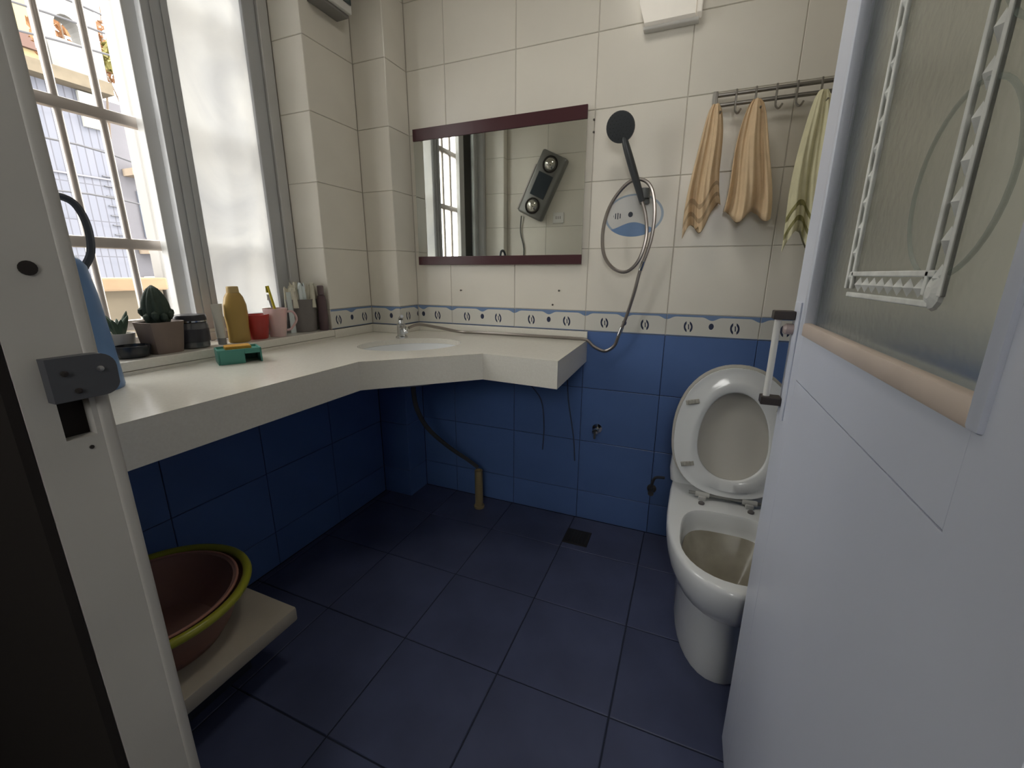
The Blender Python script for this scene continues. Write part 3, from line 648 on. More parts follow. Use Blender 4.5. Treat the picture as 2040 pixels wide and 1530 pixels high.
# seat and lid stand up, leaning back on the hinge line
HY, HZ, LEAN = 1.463, 0.423, math.radians(9.5)
def up(s, t, n): return (t, HY-1.40+s*math.sin(LEAN)+n*math.cos(LEAN), HZ+s*math.cos(LEAN)-n*math.sin(LEAN))
def egg(s0, s1, hw_, base, n=56, squash=0.46):
    pts = []
    for i in range(n):
        a = 2*math.pi*i/n; c, s = math.cos(a), math.sin(a)
        sc_ = s0+(s1-s0)*squash
        if s >= 0: x = hw_*math.copysign(abs(c)**0.95, c); y = sc_+(s1-sc_)*abs(s)**0.95
        else:
            e = base; x = hw_*math.copysign(abs(c)**(2/e), c); y = sc_-(sc_-s0)*abs(s)**(2/e)
        pts.append((x, y))
    return pts
so1, so2 = egg(0.0, 0.436, 0.182, 2.5), egg(0.058, 0.355, 0.106, 2.1, squash=0.40)
def ringloft(specs):
    return [[up(y, x, n) for x, y in o] for o, n in specs]
sh = lambda o, k, c=0.2: [(x*k, c+(y-c)*k) for x, y in o]
seat = B().loft(ringloft([(so1, 0.0), (sh(so1, 1.006), 0.006), (so1, 0.014), (sh(so1, 0.975), 0.018), (sh(so2, 1.03), 0.020), (so2, 0.013), (so2, 0.003), (sh(so2, 1.035), -0.002), (sh(so2, 1.25, 0.21), -0.003), (sh(so1, 0.90), 0.005), (sh(so1, 0.975), 0.0005), (so1, 0.0)]), False, False)
seat = seat.build('seat', M_CER, to, True, ang=1.2, weld=True)
lo1 = egg(-0.004, 0.447, 0.190, 2.5)
B().loft(ringloft([(sh(lo1, 0.90), 0.030), (sh(lo1, 0.95), 0.024), (lo1, 0.022), (sh(lo1, 1.006), 0.030), (sh(lo1, 0.99), 0.040), (sh(lo1, 0.90), 0.046)]), True, True).build('lid', mat('creamy_plastic', (0.60, 0.58, 0.53), 0.25, coat=0.2), to, True, ang=1.2)
M_PAD = mat('grey_rubber_pad', (0.42, 0.41, 0.37), 0.7)
for (s, t) in ((0.31, -0.135), (0.31, 0.135), (0.095, -0.130), (0.095, 0.130)):
    bb = B()
    for i in range(4): bb.box(-0.019+i*0.010, -0.013+i*0.010, -0.006, 0.0, -0.006, 0.006, 0.0015)
    bb.box(-0.021, 0.021, -0.002, 0.002, -0.008, 0.008, 0.001)
    bb.xf(Matrix.Translation(up(s, t, -0.001)) @ Matrix.Rotation(-LEAN, 4, 'X') @ Matrix.Rotation(-0.25 if t < 0 else 0.25, 4, 'Y')).build('seat_bumper', M_PAD, seat)
for t in (-0.072, 0.072):
    bb = B().tube([(t-0.022, HY-1.40+0.004, HZ-0.006), (t+0.022, HY-1.40+0.004, HZ-0.006)], 0.010, 12).box(t-0.012, t+0.012, HY-1.40-0.014, HY-1.40+0.02, 0.3995, HZ-0.008, 0.003)
    bb.build('hinge', mat('hinge_plastic', (0.5, 0.5, 0.48), 0.35), to, True)
B().tube([(-0.115, HY-1.40+0.006, HZ-0.006), (0.115, HY-1.40+0.006, HZ-0.006)], 0.006, 8).build('hinge_rod', mat('hinge_grey', (0.22, 0.22, 0.21), 0.4), to, True)
for t in (-0.074, 0.074):
    B().lathe([(0.010, 0), (0.010, 0.005), (0.006, 0.008)], 12, c=(t, 0.030, 0.4)).build('bolt_cap', mat('bolt_dark', (0.13, 0.12, 0.12), 0.4), to, True)

# ------------------------------------------------------------------ low bench with washbasins
M_STONE2 = mat('worn_cream_stone', (0.50, 0.45, 0.36), rough=0.35, spec=0.4, var=0.15, vscale=7)
be = thing('low_stone_bench', 'low cream stone slab bench under the counter by the door frame', 'bench', (-1.21, 0.48, 0))
B().box(-0.229, 0.229, -0.238, 0.236, 0.155, 0.200, 0.006).build('slab', M_STONE2, be, True)
B().box(-0.229, 0.10, -0.238, 0.16, 0.0, 0.1545, 0.002).build('plinth', mat('bench_plinth', (0.03, 0.035, 0.05), 0.6), be)
BCX, BCY = -1.207, 0.490
wb1 = thing('wash_basin', 'large plastic wash basin with yellow-green rim on the stone bench', 'basin', (BCX, BCY, 0.200))
M_RED = mat('brownish_red_plastic', (0.27, 0.115, 0.085), rough=0.35)
M_LIME = mat('yellow_green_plastic', (0.36, 0.36, 0.035), rough=0.3)
B().lathe([(0.135, 0.0), (0.140, 0.002), (0.165, 0.04), (0.198, 0.120), (0.205, 0.132), (0.202, 0.134), (0.194, 0.121), (0.161, 0.042), (0.136, 0.006), (0.001, 0.005)], 48, cap1=False).build('basin_body', M_RED, wb1, True)
B().tube([(0.210*math.cos(a), 0.210*math.sin(a), 0.136) for a in [i*2*math.pi/56 for i in range(56)]], 0.0115, 10, closed=True).build('rim', M_LIME, wb1, True)
wb2 = thing('wash_basin', 'pink plastic wash basin nested inside the yellow-rimmed one', 'basin', (BCX-0.004, BCY+0.0, 0.2065))
M_PINK = mat('dusty_pink_plastic', (0.36, 0.20, 0.155), rough=0.35, var=0.1, vscale=6)
wb2b = B().lathe([(0.120, 0.0), (0.126, 0.002), (0.150, 0.04), (0.181, 0.122), (0.189, 0.128), (0.189, 0.132), (0.178, 0.128), (0.146, 0.042), (0.120, 0.006), (0.001, 0.005)], 48, cap1=False).build('basin_body', M_PINK, wb2, True)
B().tube([(0.188*math.cos(a), 0.188*math.sin(a), 0.1295) for a in [i*2*math.pi/56 for i in range(56)]], 0.0038, 8, closed=True).build('rim', mat('pink_rim', (0.50, 0.25, 0.19), 0.3), wb2, True)
bb = B()
for i in range(4): bb.box(0.055+i*0.016, 0.061+i*0.016, -0.055, -0.037+0.004*(i % 2), 0.0055, 0.0062)
bb.build('embossed_mark', mat('emboss', (0.30, 0.16, 0.13), 0.5), wb2b)

# ------------------------------------------------------------------ things on the sill
ZT = ZS+0.0005
def pot_cactus():
    t = thing('potted_cactus', 'tall dark green cactus in a square-sided brown pot on the sill', 'plant', (-1.500, 0.785, ZT))
    rr = lambda h, r, z: [(h*math.copysign(min(1, abs(math.cos(a))*1.25), math.cos(a)), h*math.copysign(min(1, abs(math.sin(a))*1.25), math.sin(a)), z) for a in [i*2*math.pi/24 for i in range(24)]]
    B().loft([rr(0.040, 0, 0), rr(0.043, 0, 0.02), rr(0.050, 0, 0.085), rr(0.052, 0, 0.095), rr(0.046, 0, 0.095), rr(0.043, 0, 0.080)], True, True).build('pot', mat('brown_clay', (0.20, 0.15, 0.125), 0.6, var=0.15, vscale=12), t, True)
    B().loft([rr(0.0425, 0, 0.0805), rr(0.03, 0, 0.086)], True, True).build('soil', mat('soil', (0.05, 0.04, 0.03), 0.95), t)
    m = mat('cactus_green', (0.040, 0.062, 0.045), 0.7, var=0.3, vscale=60)
    ribs = 12; rings = []
    for j in range(13):
        v = j/12; r0 = 0.033*math.sin(math.pi*(0.18+0.80*v))**0.7 if v < 1 else 0.002; z = 0.078+0.125*v
        rings.append([((r0*(1+0.10*math.cos(ribs*2*math.pi*i/48)))*math.cos(2*math.pi*i/48)*1.0, (r0*(1+0.10*math.cos(ribs*2*math.pi*i/48)))*math.sin(2*math.pi*i/48), z) for i in range(48)])
    B().loft(rings).build('cactus_body', m, t, True, ang=1.5)
    for i in range(10):
        a = i*0.63; r0 = 0.034; z = 0.095+0.006*(i % 4)
        B().lathe([(0.004, 0), (0.010, 0.010), (0.009, 0.020), (0.001, 0.027)], 8, c=(r0*math.cos(a), r0*math.sin(a), z)).build('offset_bud', m, t, True)
pot_cactus()
def small_succulent():
    t = thing('potted_succulent', 'small leafy succulent in a white pot behind the brown pot', 'plant', (-1.565, 0.712, ZT))
    B().lathe([(0.026, 0), (0.029, 0.004), (0.036, 0.060), (0.037, 0.064), (0.033, 0.064), (0.031, 0.052)], 20).build('pot', mat('white_pot', (0.52, 0.49, 0.45), 0.4), t, True)
    m = mat('succulent_leaf', (0.05, 0.085, 0.055), 0.6)
    for i in range(7):
        a = i*0.9; l = 0.05+0.012*(i % 3)
        dx, dy = math.cos(a)*0.45, math.sin(a)*0.45
        B().tube([(0, 0, 0.05), (dx*l*0.5, dy*l*0.5, 0.06+l*0.4), (dx*l, dy*l, 0.06+l*0.9)], lambda q: 0.009*math.sin(math.pi*(0.25+0.74*q))+0.0006, 8, smooth=4).build('leaf', m, t, True)
small_succulent()
def ashtray():
    t = thing('glass_ashtray', 'low dark glass bowl at the left end of the sill', 'bowl', (-1.490, 0.700, ZT))
    B().lathe([(0.030, 0), (0.038, 0.003), (0.044, 0.028), (0.043, 0.034), (0.037, 0.034), (0.033, 0.012), (0.001, 0.010)], 20, cap1=False).build('bowl', mat('dark_smoked_glass', (0.018, 0.020, 0.024), 0.22, spec=0.5), t, True)
ashtray()
def boot():
    t = thing('black_bottle', 'black squeeze bottle standing behind the dark bowl by the window', 'bottle', (-1.560, 0.640, ZT))
    m = mat('black_plastic', (0.015, 0.015, 0.018), 0.3)
    B().lathe([(0.024, 0), (0.027, 0.004), (0.027, 0.060), (0.020, 0.078), (0.011, 0.084)], 20).build('bottle_body', m, t, True)
    B().lathe([(0.013, 0.0842), (0.013, 0.104), (0.010, 0.108)], 16).build('cap', m, t, True)
boot()
def jar():
    t = thing('storage_jar', 'glass jar with black contents and dark lid next to the brown pot', 'jar', (-1.510, 0.880, ZT))
    B().lathe([(0.042, 0), (0.046, 0.003), (0.048, 0.070), (0.045, 0.082), (0.040, 0.084)], 28).build('jar_body', mat('grey_glass_jar', (0.10, 0.105, 0.12), 0.10, spec=0.7, coat=0.5, var=0.4, vscale=14), t, True)
    B().lathe([(0.0482, 0.020), (0.0488, 0.022), (0.0488, 0.060), (0.0482, 0.062)], 28, cap0=False, cap1=False).build('label_band', mat('dark_print', (0.035, 0.035, 0.045), 0.35), t, True)
    jl = B().lathe([(0.0455, 0.0845), (0.0465, 0.086), (0.0465, 0.104), (0.044, 0.107), (0.001, 0.107)], 28, cap1=False).build('lid', mat('black_lid', (0.03, 0.03, 0.036), 0.3), t, True)
    B().lathe([(0.0468, 0.0846), (0.0468, 0.089)], 28, cap0=False, cap1=False).build('lid_ring', M_CHROME, jl, True)
jar()
def tube_():
    t = thing('white_tube', 'slim white squeeze tube between the jar and the yellow bottle', 'tube', (-1.485, 0.957, ZT))
    rg = []
    for j in range(8):
        v = j/7; rg.append([(0.015*(1-0.92*v)*math.cos(a)*1.0, (0.014+0.006*v)*math.sin(a), 0.022+0.115*v) for a in [i*2*math.pi/16 for i in range(16)]])
    B().loft(rg).build('tube_body', mat('translucent_white', (0.55, 0.54, 0.50), 0.3), t, True)
    B().lathe([(0.013, 0), (0.013, 0.022), (0.010, 0.0222)], 14).build('cap', mat('grey_cap', (0.22, 0.22, 0.22), 0.4), t, True)
tube_()
def lotion():
    t = thing('lotion_bottle', 'tan yellow lotion bottle with rounded shoulders, tallest on the sill', 'bottle', (-1.480, 1.018, ZT))
    B().lathe([(0.030, 0), (0.034, 0.004), (0.033, 0.05), (0.036, 0.095), (0.035, 0.13), (0.028, 0.158), (0.020, 0.172)], 28, sx=0.75, sy=1.12).build('bottle_body', mat('amber_plastic', (0.42, 0.27, 0.075), 0.35, var=0.12, vscale=10), t, True)
    B().lathe([(0.0185, 0.1722), (0.0190, 0.174), (0.0180, 0.192), (0.016, 0.194)], 20, sx=0.85, sy=1.1).build('cap', mat('amber_cap', (0.50, 0.36, 0.16), 0.35), t, True)
lotion()
def cup(name, label, loc, r0, r1, h, m, handle=None, group=None):
    t = thing(name, label, 'cup', loc)
    B().lathe([(r0*0.95, 0), (r0, 0.003), (r1, h-0.002), (r1, h), (r1-0.003, h), (r0-0.002, 0.006), (0.001, 0.005)], 28, cap1=False).build('cup_body', m, t, True)
    if handle:
        a, hs_ = handle; dx, dy = math.cos(a), math.sin(a); rm = (r0+r1)/2
        B().tube([(dx*(r1-0.002), dy*(r1-0.002), h*0.86), (dx*(r1+0.020), dy*(r1+0.020), h*0.84), (dx*(r1+0.030), dy*(r1+0.030), h*0.55), (dx*(rm+0.014), dy*(rm+0.014), h*0.24), (dx*(rm-0.003), dy*(rm-0.003), h*0.20)], 0.0045, 8, smooth=4).build('cup_handle', m, t, True)
    return t
cup('drinking_cup', 'red plastic cup between the yellow bottle and pink mug', (-1.492, 1.098, ZT), 0.034, 0.045, 0.090, mat('red_plastic', (0.36, 0.035, 0.030), 0.3, sss=0.1))
cup('drinking_cup', 'pale pink plastic mug with handle holding a yellow toothbrush', (-1.478, 1.172, ZT), 0.029, 0.043, 0.108, mat('pale_pink_plastic', (0.66, 0.47, 0.47), 0.3, sss=0.15), handle=(math.radians(65), 1))
tb = thing('toothbrush', 'yellow toothbrush leaning out of the pink mug', 'toothbrush', (-1.478, 1.172, ZT+0.007))
B().tube([(0.012, 0.018, 0.0), (0.0, 0.004, 0.08), (-0.010, -0.010, 0.185)], lambda q: 0.0048-0.001*abs(q-0.5), 8, smooth=4).build('brush_handle', mat('yellow_plastic', (0.55, 0.45, 0.02), 0.35), tb, True)
B().box(-0.0165, -0.0135, -0.015, -0.007, 0.160, 0.184).build('bristles', mat('olive_bristle', (0.35, 0.32, 0.05), 0.8), tb)
cup('drinking_cup', 'dark teal cup half hidden behind the pink mug', (-1.555, 1.228, ZT), 0.032, 0.040, 0.095, mat('teal_plastic', (0.022, 0.085, 0.082), 0.35), handle=None)
tb2 = thing('toothbrush', 'clear pale toothbrush standing in the teal cup', 'toothbrush', (-1.555, 1.228, ZT+0.0065))
B().tube([(0.0, 0.014, 0.0), (0.0, 0.0, 0.07), (0.004, -0.022, 0.150)], 0.0040, 8, smooth=3).build('brush_handle', mat('clear_grey_plastic', (0.5, 0.5, 0.48), 0.2), tb2, True)
B().box(0.005, 0.010, -0.027, -0.019, 0.128, 0.148).build('bristles', mat('white_bristle', (0.6, 0.6, 0.58), 0.8), tb2)
tc_ = thing('toiletry_tub', 'grey plastic tub stuffed with crumpled cream tissue at the wall end of the sill', 'tub', (-1.520, 1.332, ZT))
B().lathe([(0.050, 0), (0.053, 0.003), (0.060, 0.128), (0.062, 0.134), (0.059, 0.134), (0.050, 0.006), (0.001, 0.005)], 30, cap1=False).build('tub_body', mat('warm_grey_plastic', (0.20, 0.185, 0.18), 0.4, var=0.15, vscale=10), tc_, True)
rnd = random.Random(4)
M_TIS = mat('cream_tissue', (0.66, 0.63, 0.52), 0.9, var=0.2, vscale=30); M_FILM = mat('pale_blue_film', (0.66, 0.73, 0.73), 0.25)
for i in range(12):
    a = i*2.4; r = 0.008+0.044*math.sqrt(i/12)
    px, py = r*math.cos(a), r*math.sin(a); bb = B(); hh = 0.075+0.016*((i*7) % 3)-0.35*r
    rr = [[(px*(1+0.10*v)+(0.019+0.008*math.sin(3*q+i))*math.cos(q)*(1-0.35*v), py*(1+0.10*v)+(0.017+0.007*math.cos(4*q+i))*math.sin(q)*(1-0.35*v), 0.10+v*hh+0.010*math.sin(4*q+2*i)*v) for q in [k*2*math.pi/16 for k in range(16)]] for v in (0, 0.3, 0.6, 0.85, 1.0)]
    bb.loft(rr).build('crumpled_tissue', M_FILM if i % 4 == 1 else M_TIS, tc_, True, ang=0.4)
fl = thing('film_sachet', 'shiny pale sachet leaning on the left of the grey tub', 'sachet', (-1.500, 1.263, ZT))
B().loft([[(0.004*math.cos(q)*(1.2-v)+0.0, 0.013*math.sin(q)*(1-0.15*v)-0.004*v*v, 0.165*v) for q in [k*2*math.pi/18 for k in range(18)]] for v in (0, 0.1, 0.35, 0.6, 0.85, 1.0)]).build('sachet_body', M_FILM, fl, True)
mv = thing('mauve_bottle', 'dark mauve bottle at the wall end beside the grey tub', 'bottle', (-1.460, 1.386, ZT))
B().lathe([(0.017, 0), (0.019, 0.003), (0.019, 0.128), (0.016, 0.146), (0.011, 0.150)], 20).build('bottle_body', mat('mauve_plastic', (0.115, 0.075, 0.085), 0.35), mv, True)
B().lathe([(0.013, 0.1502), (0.013, 0.186), (0.010, 0.189)], 16).build('cap', mat('mauve_cap', (0.16, 0.12, 0.125), 0.4), mv, True)

# ------------------------------------------------------------------ things on the counter
sd_ = thing('soap_dish', 'teal plastic soap dish on the counter below the yellow bottle', 'soap dish', (-1.335, 0.905, ZC), rotz=math.radians(62))
M_TEAL = mat('sea_green_plastic', (0.075, 0.27, 0.225), 0.4)
b = B().prism([(-0.056, -0.043), (0.056, -0.043), (0.060, 0.043), (-0.060, 0.043)], 0.032, 0.040)
for (x0, x1, y0, y1) in ((-0.060, -0.055, -0.043, 0.043), (0.055, 0.060, -0.043, 0.043)): b.box(x0, x1, y0, y1, 0.0, 0.046, 0.001)
b.box(-0.055, 0.012, -0.045, -0.041, 0.0, 0.046, 0.001); b.box(-0.055, 0.055, 0.041, 0.045, 0.0, 0.046, 0.001); b.box(0.012, 0.055, -0.045, -0.041, 0.030, 0.046, 0.001)
b.build('dish', M_TEAL, sd_)
sp_ = thing('sponge', 'flat orange sponge lying in the teal soap dish', 'sponge', (-1.335, 0.905, ZC+0.0405), rotz=math.radians(62))
B().box(-0.036, 0.036, -0.026, 0.026, 0, 0.013, 0.004).build('sponge_body', mat('orange_sponge', (0.52, 0.28, 0.05), 0.95, bump=0.5, bscale=200), sp_, True)
bl = thing('blue_jug', 'tall blue plastic jug with black curved handle beside the door frame', 'jug', (-1.345, 0.512, ZC))
M_BP = mat('blue_plastic', (0.095, 0.19, 0.38), 0.4, var=0.1)
rg = []
for v, hx, hy in ((0, 0.078, 0.080), (0.02, 0.080, 0.082), (0.35, 0.075, 0.077), (0.7, 0.068, 0.070), (0.90, 0.060, 0.062), (0.97, 0.046, 0.048), (1.0, 0.028, 0.030)):
    rg.append([(hx*math.cos(a), hy*math.sin(a), 0.325*v) for a in [i*2*math.pi/28 for i in range(28)]])
B().loft(rg).build('jug_body', M_BP, bl, True)
B().lathe([(0.024, 0.3255), (0.024, 0.346), (0.020, 0.349)], 18).build('cap', mat('jug_cap', (0.055, 0.11, 0.22), 0.4), bl, True)
B().tube([(0.0, -0.012, 0.349), (0.0, -0.012, 0.405), (0.0, 0.010, 0.437), (0.0, 0.042, 0.446), (0.0, 0.072, 0.432), (0.0, 0.086, 0.385), (0.0, 0.081, 0.325), (0.0, 0.060, 0.287)], 0.0085, 8, smooth=5).build('curved_handle', mat('slate_handle', (0.045, 0.055, 0.075), 0.4), bl, True)

# ------------------------------------------------------------------ small fittings
def glowing_box_material():
    m = mat('glowing_white_plastic', (0.86, 0.82, 0.75), 0.4, var=0.06, vscale=14); b = m.node_tree.nodes['Principled BSDF']
    b.inputs['Emission Color'].default_value = (1, 0.93, 0.82, 1); b.inputs['Emission Strength'].default_value = BOX_GLOW
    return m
BOX_GLOW = 0.12  # glow added so the plain white box looks brighter; no known lamp
M_GLOWBOX = glowing_box_material()
fit = thing('white_wall_box', 'white plastic wall box with an added glow at the top of the back wall', 'lamp', (-0.160, D-0.001, 1.990))
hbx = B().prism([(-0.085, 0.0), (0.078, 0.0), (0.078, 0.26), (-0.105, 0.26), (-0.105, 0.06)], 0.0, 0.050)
hbx.xf(Matrix(((1, 0, 0, 0), (0, 0, -1, 0), (0, 1, 0, 0), (0, 0, 0, 1)))).build('box_cover', M_GLOWBOX, fit)
B().box(0.0805, 0.097, -0.042, 0, 0.004, 0.26, 0.003).build('side_cover', M_GLOWBOX, fit)
B().box(-0.090, 0.090, -0.030, 0, -0.012, -0.0005, 0.003).build('base_lip', M_WPLAS, fit)
ex_ = thing('wall_cabinet', 'small wall cabinet with dark glass at the top of the window wall', 'cabinet', (W+0.001, 1.53, 2.135))
B().box(0, 0.075, -0.085, 0.075, 0.012, 0.30, 0.003).build('cabinet_body', M_WPLAS, ex_)
B().box(0.0755, 0.080, -0.078, 0.068, 0.040, 0.295).build('dark_glass', mat('teal_dark_glass', (0.05, 0.07, 0.075), 0.1), ex_)
B().box(0, 0.060, -0.080, 0.070, 0, 0.0115, 0.002).build('bottom_tray', mat('cabinet_grey', (0.22, 0.21, 0.20), 0.5), ex_)
# bathroom heater, seen in the mirror, hanging askew on the front wall
hx0, hz0_ = -1.130, 1.795
ht = thing('wall_heater', 'grey twin-bulb bathroom heater hanging askew, seen in the mirror', 'heater', (hx0, YF+0.001, hz0_))
RT = Matrix.Rotation(math.radians(26), 4, 'Y')
B().box(-0.105, 0.105, 0, 0.075, -0.235, 0.235, 0.018, 3).xf(RT).build('heater_body', mat('heater_grey', (0.20, 0.20, 0.19), 0.35, metal=0.3), ht, True)
B().box(-0.118, -0.1055, 0.012, 0.065, -0.225, 0.12, 0.003).xf(RT).build('side_trim', mat('heater_pale', (0.55, 0.50, 0.48), 0.3), ht)
B().box(-0.06, 0.06, 0.0752, 0.078, -0.085, 0.085).xf(RT).build('dark_panel', mat('heater_dark', (0.025, 0.035, 0.045), 0.25), ht)
for zz in (-0.155, 0.155):
    hb_ = B().lathe([(0.058, 0.0752), (0.060, 0.080), (0.055, 0.081), (0.048, 0.077)], 28, cap0=False, cap1=False).xf(RT @ Matrix.Translation((0.0, 0, zz)) @ Matrix.Rotation(-math.pi/2, 4, 'X')).build('bulb_ring', M_DARK, ht, True)
    B().lathe([(0.046, 0.0752), (0.045, 0.085), (0.034, 0.102), (0.016, 0.111), (0.001, 0.113)], 28, cap1=False).xf(RT @ Matrix.Translation((0.0, 0, zz)) @ Matrix.Rotation(-math.pi/2, 4, 'X')).build('bulb', mat('silvered_bulb', (0.66, 0.64, 0.58), 0.12, metal=0.8), hb_, True)
B().tube([(-0.18, 0.02, -0.20), (-0.19, 0.012, -0.32), (-0.16, 0.010, -0.45), (-0.17, 0.010, -0.60)], 0.005, 6, smooth=4).build('power_cord', mat('grey_cord', (0.12, 0.12, 0.12), 0.5), ht, True)
sk_ = thing('wall_socket', 'white socket plate below the heater, seen in the mirror', 'socket', (-1.010, YF+0.001, 1.53))
B().box(-0.043, 0.043, 0, 0.009, 0, 0.078, 0.003).build('plate', M_WPLAS, sk_)
for xx in (-0.016, 0.0, 0.016): B().box(xx-0.002, xx+0.002, 0.0091, 0.0096, 0.03, 0.05).build('slot', M_DARK, sk_)
pp = thing('waste_pipe', 'short cream drain pipe standing on the floor under the counter', 'pipe', (-0.890, 1.715, 0.0))
B().lathe([(0.020, 0), (0.020, 0.205), (0.016, 0.205), (0.016, 0.150)], 18, cap1=True).build('pipe', mat('yellowed_pvc', (0.26, 0.20, 0.10), 0.5), pp, True)
B().lathe([(0.026, 0), (0.026, 0.012), (0.0203, 0.014)], 18, cap1=False).build('collar', mat('yellowed_pvc', (0.26, 0.20, 0.10)), pp, True)
dr = thing('floor_drain', 'dark square floor drain by the back wall', 'drain', (-0.367, 1.655, 0.0005))
B().box(-0.055, 0.055, -0.055, 0.055, 0, 0.004, 0.001).build('drain_frame', mat('dark_drain', (0.022, 0.020, 0.018), 0.6), dr)
for i in range(6): B().box(-0.042+i*0.0155, -0.034+i*0.0155, -0.042, 0.042, 0.0041, 0.0055).build('drain_slat', mat('drain_slat', (0.03, 0.03, 0.03), 0.5, metal=0.4), dr)
vt = thing('wall_valve', 'small chrome stop valve on the blue wall tiles', 'valve', (-0.335, D-0.001, 0.472))
B().lathe([(0.022, 0), (0.022, 0.003), (0.010, 0.006), (0.010, 0.035), (0.013, 0.037), (0.013, 0.050), (0.006, 0.052)], 16).xf(Matrix.Rotation(math.pi/2, 4, 'X')).build('valve_body', M_CHROME, vt, True)
B().box(-0.004, 0.004, -0.062, -0.052, -0.030, 0.014, 0.002).build('valve_lever', mat('dark_lever', (0.05, 0.05, 0.05), 0.4), vt)
v2 = thing('supply_valve', 'dull angle valve with dark hose beside the toilet', 'valve', (-0.078, D-0.001, 0.225))
B().lathe([(0.020, 0), (0.020, 0.003), (0.009, 0.006), (0.009, 0.040), (0.012, 0.042), (0.012, 0.052)], 14).xf(Matrix.Rotation(math.pi/2, 4, 'X')).build('valve_body', mat('dull_brass', (0.12, 0.11, 0.10), 0.4, metal=0.7), v2, True)
B().tube([(0, -0.030, 0.005), (0.0, -0.032, 0.03), (0.012, -0.034, 0.07), (0.05, -0.040, 0.08)], 0.006, 8, smooth=4).build('supply_hose', mat('dark_braid', (0.06, 0.06, 0.065), 0.5), v2, True)
# supply hoses hanging under the counter
for (nm, lab, pts, r, c) in (('drain_hose', 'grey waste hose hanging from the sink under the counter', [(-1.035, 1.415, 0.708), (-1.035, 1.43, 0.60), (-1.03, 1.50, 0.48), (-0.99, 1.60, 0.36), (-0.93, 1.69, 0.26), (-0.894, 1.714, 0.22)], 0.010, (0.060, 0.060, 0.062)),
                              ('water_hose', 'thin supply hose under the counter, nearer the toilet', [(-0.48, 1.79, 0.775), (-0.47, 1.800, 0.60), (-0.44, 1.805, 0.42), (-0.43, 1.808, 0.30)], 0.003, (0.07, 0.085, 0.13)),
                              ('water_hose', 'thin supply hose under the counter, nearer the waste pipe', [(-0.66, 1.790, 0.66), (-0.60, 1.800, 0.58), (-0.585, 1.806, 0.45), (-0.59, 1.808, 0.33)], 0.003, (0.07, 0.085, 0.13))):
    t = thing(nm, lab, 'hose', pts[-1])
    B().tube([Vector(p)-Vector(pts[-1]) for p in pts], r, 8, smooth=5).build('hose', mat('hose_'+nm, c, 0.9, spec=0.1), t, True)
for (x, z, lab) in ((-0.414, 1.725, 'small dark wall screw beside the mirror, upper of the pair'), (-0.413, 1.682, 'small dark wall screw beside the mirror, lower of the pair'), (-1.018, 1.073, 'small dark wall screw under the left half of the mirror'), (-0.533, 1.080, 'small dark wall screw under the right half of the mirror'), (-0.560, 1.019, 'small dark wall screw just above the border tiles')):
    t = thing('wall_screw', lab, 'screw', (x, D-0.0005, z))
    B().lathe([(0.0022, 0), (0.0022, 0.010), (0.0045, 0.011), (0.003, 0.014)], 8).xf(Matrix.Rotation(math.pi/2, 4, 'X')).build('screw', mat('dark_screw', (0.12, 0.11, 0.10), 0.4, metal=0.6), t)

# ------------------------------------------------------------------ outside the window
M_SW = mat('white_render', (0.165, 0.162, 0.155), 0.9, var=0.12, vscale=1.5)
M_TANW = mat('tan_concrete', (0.11, 0.09, 0.062), 0.9, var=0.3, vscale=4)
def brick_mat(name, c1, c2, cm, sx, sy):
    m = mat(name, c1, 0.7); nt = m.node_tree; N, L = nt.nodes, nt.links
    tc = N.new('ShaderNodeTexCoord'); mp = N.new('ShaderNodeMapping'); mp.inputs['Rotation'].default_value = (math.pi/2, 0, math.pi/2)
    sp2 = N.new('ShaderNodeSeparateXYZ'); cb = N.new('ShaderNodeCombineXYZ'); L.new(tc.outputs['Object'], sp2.inputs[0]); L.new(sp2.outputs[1], cb.inputs[0]); L.new(sp2.outputs[2], cb.inputs[1])
    br = N.new('ShaderNodeTexBrick'); br.offset = 0.0; br.inputs['Scale'].default_value = 1.0; br.inputs['Brick Width'].default_value = sx; br.inputs['Row Height'].default_value = sy
    br.inputs['Mortar Size'].default_value = 0.008; br.inputs['Color1'].default_value = (*c1, 1); br.inputs['Color2'].default_value = (*c2, 1); br.inputs['Mortar'].default_value = (*cm, 1)
    L.new(cb.outputs[0], br.inputs['Vector']); L.new(br.outputs[0], N['Principled BSDF'].inputs['Base Color']); return m
M_FAC = brick_mat('grey_facade_tile', (0.092, 0.096, 0.118), (0.083, 0.088, 0.110), (0.054, 0.054, 0.066), 0.10, 0.55)
struct('ground_outside', B().box(-40, -1.76, -20, 40, -3.1, -3.0), mat('dusty_ground', (0.20, 0.185, 0.165), 0.95, var=0.2), 'pale paved ground outside the window')
hA = thing('tiled_house', 'grey tiled house with an arched white balcony across the lane', 'house', (-9.0, 4.1, -3.0))
B().box(-3.0, 0, -2.5, 0.46, 0, 6.85).build('facade', M_FAC, hA)
B().box(-2.9, 0.25, -2.4, 0.52, 6.851, 7.02).build('floor_slab', M_TANW, hA)
B().box(0.05, 0.22, -0.08, 0.40, 7.021, 7.42).build('balcony_wall', M_SW, hA)
ar = [(-0.02, 0), (0.12, 0), (0.12, 0.30)]+[(0.28-0.16*math.cos(a), 0.30+0.20*math.sin(a)) for a in [i*math.pi/10 for i in range(1, 10)]]+[(0.44, 0.30), (0.44, 0), (0.66, 0), (0.66, 1.6), (-0.02, 1.6)]
B().prism(ar, 0, 0.30, M=Matrix.Translation((-0.02, -0.05, 7.35)) @ Matrix(((0, 0, -1, 0), (1, 0, 0, 0), (0, 1, 0, 0), (0, 0, 0, 1)))).build('arched_wall', M_SW, hA)
B().box(-0.3, -0.02, -0.07, 0.61, 7.021, 7.349).build('arch_base', M_SW, hA)
